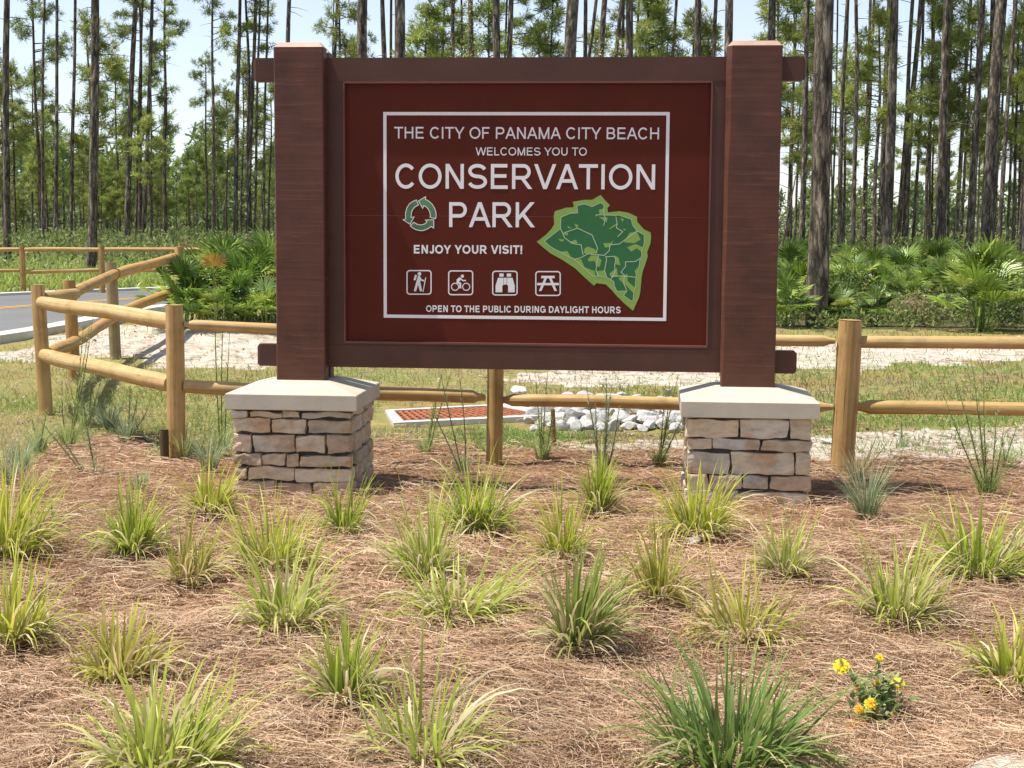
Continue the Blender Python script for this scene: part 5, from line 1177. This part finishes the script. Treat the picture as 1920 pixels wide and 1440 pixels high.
# kinds of crown: tall open longleaf (19-23 m), mid pine, young dense pine
TALL = []
for i in range(7):
    Ht = 20; lm, V, Qd, C = make_crown(900 + i, [12, 13, 11.5, 13.5, 12.5, 14, 11][i], 19.8, [2.2, 1.9, 2.5, 1.8, 2.3, 2.0, 2.6][i], [19, 16, 22, 15, 19, 16, 23][i], [230, 180, 280, 165, 230, 180, 290][i]); TALL.append((lm, crown_mesh(V, Qd, C)))
MID = []
for i in range(6):
    lm, V, Qd, C = make_crown(930 + i, [5.5, 6.5, 5, 7, 6, 5.2][i], 12.8, [1.9, 1.6, 2.1, 1.5, 1.8, 2.0][i], 24, [280, 235, 310, 215, 270, 300][i]); MID.append((lm, crown_mesh(V, Qd, C)))
YOUNG = []
for i in range(5):
    lm, V, Qd, C = make_crown(960 + i, [2.7, 3.2, 2.4, 3.4, 2.9][i], 8.0, [1.7, 1.5, 1.9, 1.5, 1.7][i], 32, [330, 290, 360, 280, 320][i], 18, .38, .034, True); YOUNG.append((lm, crown_mesh(V, Qd, C)))
TRM = [make_trunk("trunk", 200 + i, 20, .15, TALL[i][0]) for i in range(7)]; MIM = [make_trunk("trunk", 230 + i, 13, .10, MID[i][0]) for i in range(6)]; YOM = [make_trunk("trunk", 260 + i, 8.2, .075, YOUNG[i][0], stubs=3) for i in range(5)]

def tree(name, trunk_me, crown_me, loc, scale, lean, rz, lab, group, tcol=(1, 1, 1), ccol=(1, 1, 1), cat="pine tree"):
    o = empty(name, loc); o.rotation_euler = (lean[1], lean[0], 0); tag(o, lab, cat, group)
    t = bpy.data.objects.new("trunk", trunk_me); link(t, o); t.rotation_euler = (0, 0, rz); t.scale = scale; t.color = (*tcol, 1)
    if crown_me is not None:
        c = bpy.data.objects.new("crown", crown_me); link(c, o); c.rotation_euler = (0, 0, rz); c.scale = scale; c.color = (*ccol, 1)
    return o
# trunks one can tell apart: foot x, foot y, x at the top edge of the photo, width in pixels, crown start (m) or None, label
T_LEFT = [
    (14, 503, 13, 13, "pine trunk with a pale left flank against the photo's left edge"),
    (80, 466, 82, 6, "slender crooked pine second from the left edge, twigs on its left side"),
    (104, 468, 107, 7, "slim straight dark pine third from the left edge"),
    (132, 461, 142, 7, "slim pine leaning right just left of the thick trunk by the far fence post"),
    (172, 521, 178, 17, "thickest pine on the left, standing before the far fence beside its second post"),
    (237, 472, 253, 11, "dark pine right of the thickest left trunk, bending right at the top"),
    (254, 466, 267, 5, "thin pine close behind the dark bending trunk on the left"),
    (268, 470, 286, 8, "dark straight pine, right one of the close trio left of centre left"),
    (441, 466, 450, 8, "pale-sided slim pine with an open limb to the left, left of the sign"),
    (464, 464, 480, 8, "slim dark pine whose trunk passes behind the upper beam's left end"),
    (477, 462, 487, 5, "thin pine just left of the sign's left post"),
    (494, 462, 502, 5, "thin pine half hidden by the sign's left post")]
T_TOP = [
    (540, 540, 10, "pine with a forked low limb rising behind the top of the left post"), (628, 631, 7, "slim pale pine just right of the left post's top"), (622, 627, 3, "hair-thin pine touching the left post's top"),
    (683, 683, 20, "thick flaky pine first right of the left post above the sign"), (720, 718, 11, "medium dark pine between the two thick flaky trunks above the sign"), (732, 734, 6, "thin pine pressed against the left side of the second thick flaky trunk"), (748, 747, 22, "second thick flaky pine above the sign, pinkish bark"),
    (847, 851, 9, "slim pine with wide dead limbs to its left above the word rows"), (866, 867, 5, "thin pine half covered by yellow-green vine above the sign"), (883, 884, 12, "pine trunk wrapped by yellow-green vine above the sign"), (930, 930, 15, "smooth dark grey pine left of the forked pair above the sign's middle"), (948, 949, 5, "thin pine behind the forked dark trunk above the sign's middle"), (955, 958, 12, "dark pine with upswept limbs on its right above the sign's middle"),
    (1075, 1082, 25, "thickest pine above the sign, one broken limb stub at its left"), (1096, 1099, 9, "slim pine touching the right side of the thickest trunk above the sign"), (1104, 1117, 8, "slim pine leaning right, second right of the thickest trunk"), (1124, 1134, 13, "brown pine leaning right, third right of the thickest trunk"), (1155, 1164, 9, "left one of the tight trio of pines right of the thickest trunk"), (1167, 1171, 7, "middle one of the tight trio of pines above the sign"), (1180, 1181, 16, "right and darkest one of the tight trio of pines above the sign"),
    (1261, 1268, 7, "slim pale pine alone before the green crown above the sign's right half"), (1305, 1309, 15, "medium pine with a black scar near the beam, left of the right post"), (1336, 1343, 9, "pale double-looking slim pine left of the right post's top"), (1364, 1367, 17, "dark straight pine touching the left side of the right post's top"), (1443, 1448, 16, "dark pine rising right behind the top of the right post"), (1457, 1461, 6, "thin pine at the right corner of the right post's top")]
T_RIGHT = [
    (1502, 500, 1514, 10.5, "flaky medium pine directly behind the upper beam's right end"), (1531, 612, 1550, 36, "thickest and nearest pine of all, dark with an orange scar, right of the sign"), (1572, 504, 1588, 9, "slim dark pine first right of the nearest thick trunk"), (1599, 502, 1607, 8.5, "slim straight dark pine second right of the nearest thick trunk"),
    (1612, 487, 1640, 7, "slim pine with a yellowish tuft high up, leaning right"), (1621, 490, 1632, 7, "brown slim pine with vine leaves halfway up"), (1647, 492, 1667, 10, "left trunk of the close leaning pair in the middle of the right wood"), (1661, 522, 1677, 17, "right and thicker trunk of the close leaning pair in the right wood"), (1681, 470, 1711, 9, "dark slim pine leaning right behind the close pair"), (1695, 477, 1726, 11, "pinkish-brown pine leaning right, beside the dark slim one"), (1711, 470, 1733, 6, "thin pale pine right of the pinkish-brown one"),
    (1759, 516, 1777, 17, "straight blackened pine behind the yellow-lit palmetto"), (1790, 462, 1819, 8, "pale slim pine leaning right alone before open sky"), (1815, 502, 1842, 14, "dark leaning pine left of the forked-looking pair at the right"), (1843, 492, 1863, 12, "back trunk of the forked-looking dark pair at the right"), (1848, 520, 1878, 24, "front and thicker trunk of the forked-looking dark pair at the right"), (1870, 496, 1905, 8.5, "pale flaky pine leaning right, second from the right edge"), (1888, 482, 1902, 5, "thin far pine between the two right-edge pines"), (1911, 482, 1922, 8, "slim dark pine on the photo's right edge"),
    (1917, 530, 1945, 15, "dark pine leaving the photo at its right edge above the shrubs"), (1558, 468, 1572, 4, "thin far pine just right of the nearest thick trunk"), (1483, 470, 1490, 3.5, "hair-thin far pine left of the flaky one behind the beam's end"), (1582, 466, 1590, 4, "thin far pine between the two slim dark ones"), (1742, 470, 1753, 4.5, "thin far pine left of the straight blackened pine"), (1777, 466, 1785, 4.5, "thin far pine right of the straight blackened pine")]
random.seed(44)
GT = "pine trunks standing near the sign"
def major(fx, fy, tx, wpx, lab, i, cy=None):
    b = at(fx, fy); d = b.y; dia = wpx * d / F
    if fy <= 482: d = min(d, 82)
    b = atd(fx, fy, d); b.z = float(gz(b.x, b.y)); dia = wpx * d / F
    top = atd(tx, 0, d); lean = math.atan2(top.x - b.x, top.z - b.z)
    Ht = max(19, (top.z + .8) / .56) + random.uniform(0, 2.5)
    k = i % 7; lm, cm = TALL[k]; sz = Ht / 20
    me = make_trunk("trunk", 1200 + i, 20, dia / 2 / sz * 1.05 * 1.0, lm, kink=.0085, stubs=9, n=12 if wpx > 12 else 9, stub_z=(.12, .6))
    o = tree("pine_tree", me, cm, b, (sz, sz, sz), (0, 0), random.uniform(0, 6.3), lab, GT, (1, 1, 1), (1, 1, 1)); o.rotation_euler = (0, lean, 0)
    t = o.children[0]; g = random.uniform(.62, 1.0)
    if 'dark' in lab or 'black' in lab: g *= .45
    if 'pale' in lab: g *= 1.25
    t.color = (g * (1.06 if 'brown' in lab or 'pink' in lab else 1), g * .97, g * (.9 if 'brown' in lab or 'pink' in lab else .97), 1)
    return o
n_i = 0
for (fx, fy, tx, w, lab) in T_LEFT: major(fx, fy, tx, w, lab, n_i); n_i += 1
for (bx, tx, w, lab) in T_TOP:
    d = min(max(2840 * (.30 if w > 18 else .25 if w > 9 else .2) / w, 26), 120); fx = bx - (tx - bx) * 3.2; fy = 720 - 0 ; fy = 424 + 1.5 * F / d
    major(fx, fy, tx, w, lab, n_i); n_i += 1
for (fx, fy, tx, w, lab) in T_RIGHT: major(fx, fy, tx, w, lab, n_i); n_i += 1
# a dead pole leaning against the pines beside the right post
mb = MB(); a = at(1461, 490); b = atd(1492, 330, a.y); mb.tube([a, a.lerp(b, .5), b], [.05, .04, .025], 7); o = mb.build("dead_trunk", M_BARK); tag(o, "bare dead pole leaning right beside the sign's right post", "dead tree")

# pines whose crowns show: x of the trunk, distance, photo y of the crown's top, kind, label
random.seed(45)
def filler(px, d, ytop, kind, lab, group, tint=None, base=None):
    b = atd(px, 455, d); b.z = float(gz(b.x, b.y)); topz_ = atd(px, ytop, d).z; src = {'t': (TRM, TALL, 20.2), 'm': (MIM, MID, 13.2), 'y': (YOM, YOUNG, 8.4)}[kind]
    k = random.randrange(len(src[0])); s = (topz_ - b.z) / src[2]; wx = random.uniform(.9, 1.15)
    t = tint or random.uniform(.8, 1.25); g = random.uniform(.75, 1.3)
    o = tree("pine_tree", src[0][k], src[1][k][1], b, (s * wx, s * wx, s), (random.uniform(-.015, .03), 0), random.uniform(0, 6.3), lab, group, (g, g * .97, g * .93), (t * random.uniform(.92, 1.12), t, t * random.uniform(.85, 1.05))); return o
GF = "pines with open crowns behind the clearing"
for px, d, yt, kind, lab in [
    (78, 85, -70, 't', "open-crowned pine whose foliage fills the upper left corner"), (176, 95, 35, 'm', "round-crowned pine showing behind the thickest left trunk"), (226, 105, 112, 'm', "thin pine with a sparse crown between the left trunks"), (262, 90, -60, 't', "pine with a broad ragged crown above the close trio on the left"), (284, 95, 118, 'm', "pine with a full crown right behind the dark straight trio"), (310, 90, -40, 't', "pine with foliage to the right of the close trio on the left"),
    (387, 92, 108, 't', "pine with a large rounded crown alone in the gap left of the sign"), (425, 100, 165, 'm', "narrow pine at the right shoulder of the large rounded crown"), (452, 95, 115, 'm', "pine with a compact dark crown behind the slim trunks left of the sign"), (503, 90, 150, 'm', "pine with crown cut by the sign's left post"), (400, 80, -90, 't', "pine with a wide light crown hanging into the sky left of the sign's top"), (470, 85, -70, 't', "pine with crown above the upper beam's left end"), (330, 120, 300, 'm', "small far pine in the sky gap left of the sign"),
    (30, 88, 120, 'm', "broad dark-green pine low at the left edge behind the first trunks"), (60, 92, 135, 'm', "broad green pine second from the left edge, behind the slender trunks"), (-10, 85, 95, 'm', "broad green pine cut by the left edge"), (90, 98, 210, 'm', "green pine sloping down from the broad ones at the left"), (8, 96, 150, 'm', "dense pine behind the first trunk at the left edge"),
    (652, 80, 72, 'm', "small pointed pine just right of the left post's top"), (640, 75, -70, 't', "pine crown hanging over the left post's top"), (790, 75, 0, 'm', "leafy pine right of the second thick flaky trunk"), (815, 80, 55, 'm', "dark pine crown above the sign left of the vine-wrapped trunk"), (830, 85, -40, 't', "pine with foliage left of the slim limbed trunk above the sign"), (905, 80, -10, 'm', "yellow-green pine crown behind the vine-wrapped trunk"), (870, 90, 60, 'm', "low pine crown behind the vine-wrapped trunk"), (1020, 80, -20, 'm', "open pine crown left of the thickest trunk above the sign"), (1000, 95, 70, 'm', "low bright pine top left of the thickest trunk"), (1120, 90, 45, 'm', "bright pine top behind the leaning slim pines above the sign"),
    (1215, 78, -25, 'm', "dense green pine crown right of the tight trio"), (1240, 85, 5, 'm', "second dense crown right of the tight trio"), (1285, 85, 20, 'm', "pine crown behind the medium scarred trunk"), (1325, 90, 40, 'm', "pine crown between the scarred trunk and the pale slim one"), (1440, 75, -30, 'm', "pine crown above the right post"), (1475, 80, -10, 'm', "pine crown right above the right post's corner"), (960, 100, -50, 't', "thin crown in the sky above the sign's middle"), (1180, 85, -60, 't', "crown above the tight trio"),
    (1500, 70, 40, 'm', "pine crown behind the beam's right end"), (1580, 75, 105, 'm', "full pine crown between the slim dark trunks at the right"), (1640, 60, 10, 'm', "yellowish pine crown high among the right trunks"), (1735, 70, -30, 'm', "large pine crown right of the pinkish-brown trunk"), (1770, 72, -40, 'm', "large pine crown behind the straight blackened trunk"), (1800, 70, 10, 'm', "pine crown left of the dark leaning trunk"), (1745, 85, 145, 'm', "smaller crown between the pinkish and blackened trunks"), (1900, 70, 20, 'm', "pine crown at the right edge high up"), (1910, 80, 110, 'm', "pine crown at the right edge in the middle"), (1490, 90, 160, 'm', "small pine crown under the upper beam's right end"), (1830, 95, 190, 'm', "small crown left of the forked-looking pair"), (1860, 85, 60, 'm', "pine crown behind the forked-looking pair")]:
    filler(px, d, yt, kind, lab, GF, tint=1.35 if 'yellow' in lab or 'light' in lab else None)
GY = "young pines of the dense wood left of the sign"
random.seed(46)
for i in range(46):
    px = random.uniform(-40, 345) if i < 35 else random.uniform(345, 540); d = random.uniform(95, 150)
    yt = 300 + 30 * math.sin(px * .03) + random.uniform(-25, 40) + (30 if px > 345 else 0)
    filler(px, d, yt, random.choice(['y', 'm', 'm']), "young bushy pine in the dense wood along the skyline left of the sign", GY)
for i in range(12):
    px = random.uniform(-30, 540); d = random.uniform(70, 140); filler(px, d, random.uniform(215, 330) if px < 330 else random.uniform(230, 330), 'm', "slender pine in the dense wood left of the sign, trunk bare below", "slender pines of the wood left of the sign")
GRW = "far slender pines in the open wood right of the sign"
for i in range(17):
    px = random.uniform(1440, 1960); d = random.uniform(65, 170); filler(px, d, random.uniform(170, 340) if d < 120 else random.uniform(270, 370), random.choice(['m', 't', 't']), "far slender pine in the open wood right of the sign", GRW)
# the far wood that closes the view, one mass
r = np.random.default_rng(77); parts = []
for k in range(620):
    d = r.uniform(150, 330); x = (r.uniform(-.5, .5) if k < 380 else r.uniform(-.42, -.1)) * d; h = r.uniform(4, 8.5) * (1.5 if x / d < -.12 else 1.0); m = 46
    z = h * (.02 + .98 * r.random(m) ** (.8 if k < 380 else 1.1)); rad = (1.9 * (1 - (z / h) ** 1.6) + .35) * np.sqrt(r.random(m)); a = r.random(m) * 6.283
    P = np.stack([x + rad * np.cos(a), d + rad * np.sin(a), z], -1); V, Qd, C = tuft_needles(P, np.tile(np.array([[0, 0, .6]]), (m, 1)), r, 5, .9, .22, np.array([[.14, .19, .075]]) * r.uniform(.8, 1.2), np.array([[.27, .34, .13]]))
    parts.append((V, Qd, C)); w = .09; t0 = np.array([x, d, -.1]); t1 = np.array([x, d, h * .9]); e = np.array([w, 0, 0]); parts.append((np.array([t0 - e, t0 + e, t1 + e * .4, t1 - e * .4]), np.array([[0, 1, 2, 3]]), np.tile(np.array([[.16, .13, .11]]), (4, 1))))
V, Qd, C = merge(parts); o = np_obj("far_wood", V, Qd, M_NEEDLE, C, smooth=False); tag(o, "far pine wood closing the view along the horizon", "wood", kind="stuff")

# bare fallen branches on the bank
for pts, lab in (([(1487, 604), (1498, 560), (1512, 520)], "pale bare stick leaning among the shrubs beside the sign's right post"), ([(1628, 605), (1642, 575), (1650, 560), (1664, 552)], "dead forked branch in the dry brush behind the big right fence post"), ([(1720, 610), (1760, 598), (1790, 590)], "grey fallen branch lying at the sand's edge below the palmettos")):
    mb = MB(); b0 = at(*pts[0]); P = [atd(x, y, b0.y - .1 * k) for k, (x, y) in enumerate(pts)]; mb.tube(P, [.014 - .003 * k for k in range(len(P))], 6)
    a_ = P[1]; mb.tube([a_, a_ + Vector((.12, -.03, .10)), a_ + Vector((.2, -.02, .22))], [.008, .006, .003], 5); tag(mb.build("branch", M_BARK), lab, "branch")
# climbing vines on the vine-wrapped trunks
def vine(px, d, y0, y1, rad, lab, seed, n=420):
    r = np.random.default_rng(seed); zA, zB = atd(px, y1, d).z, atd(px, y0, d).z; c = atd(px, y1, d)
    z = r.uniform(zA, zB, n); a = r.random(n) * 6.283; rr = rad * (.5 + r.random(n) ** 1.5 * (1 + 1.2 * vnoise(z * 1.5, np.zeros(n), seed)))
    P = np.stack([rr * np.cos(a), rr * np.sin(a), z - zA], -1); V, Qd, C = leaf_cloud(P, r, .09, np.array([[.16, .2, .05]]), np.array([[.42, .44, .12]]))
    o = np_obj("climbing_vine", V, Qd, M_LEAF, C, smooth=False); o.location = (c.x, c.y, zA); tag(o, lab, "vine", "vines climbing the pines")
vine(884, 58, -40, 110, .3, "yellow-green vine wrapped round a pine above the sign", 1); vine(867, 60, -20, 110, .35, "thin vine leaves on the pine left of the wrapped one above the sign", 2, 260)
vine(1632, 62, 110, 240, .5, "vine leaves halfway up the brown slim pine at the right", 3, 420); vine(1628, 62, 240, 480, .3, "vine tangle low on the brown slim pine at the right", 4, 260); vine(1160, 50, 70, 112, .35, "pale vine leaves on the left trunk of the tight trio", 5, 160)
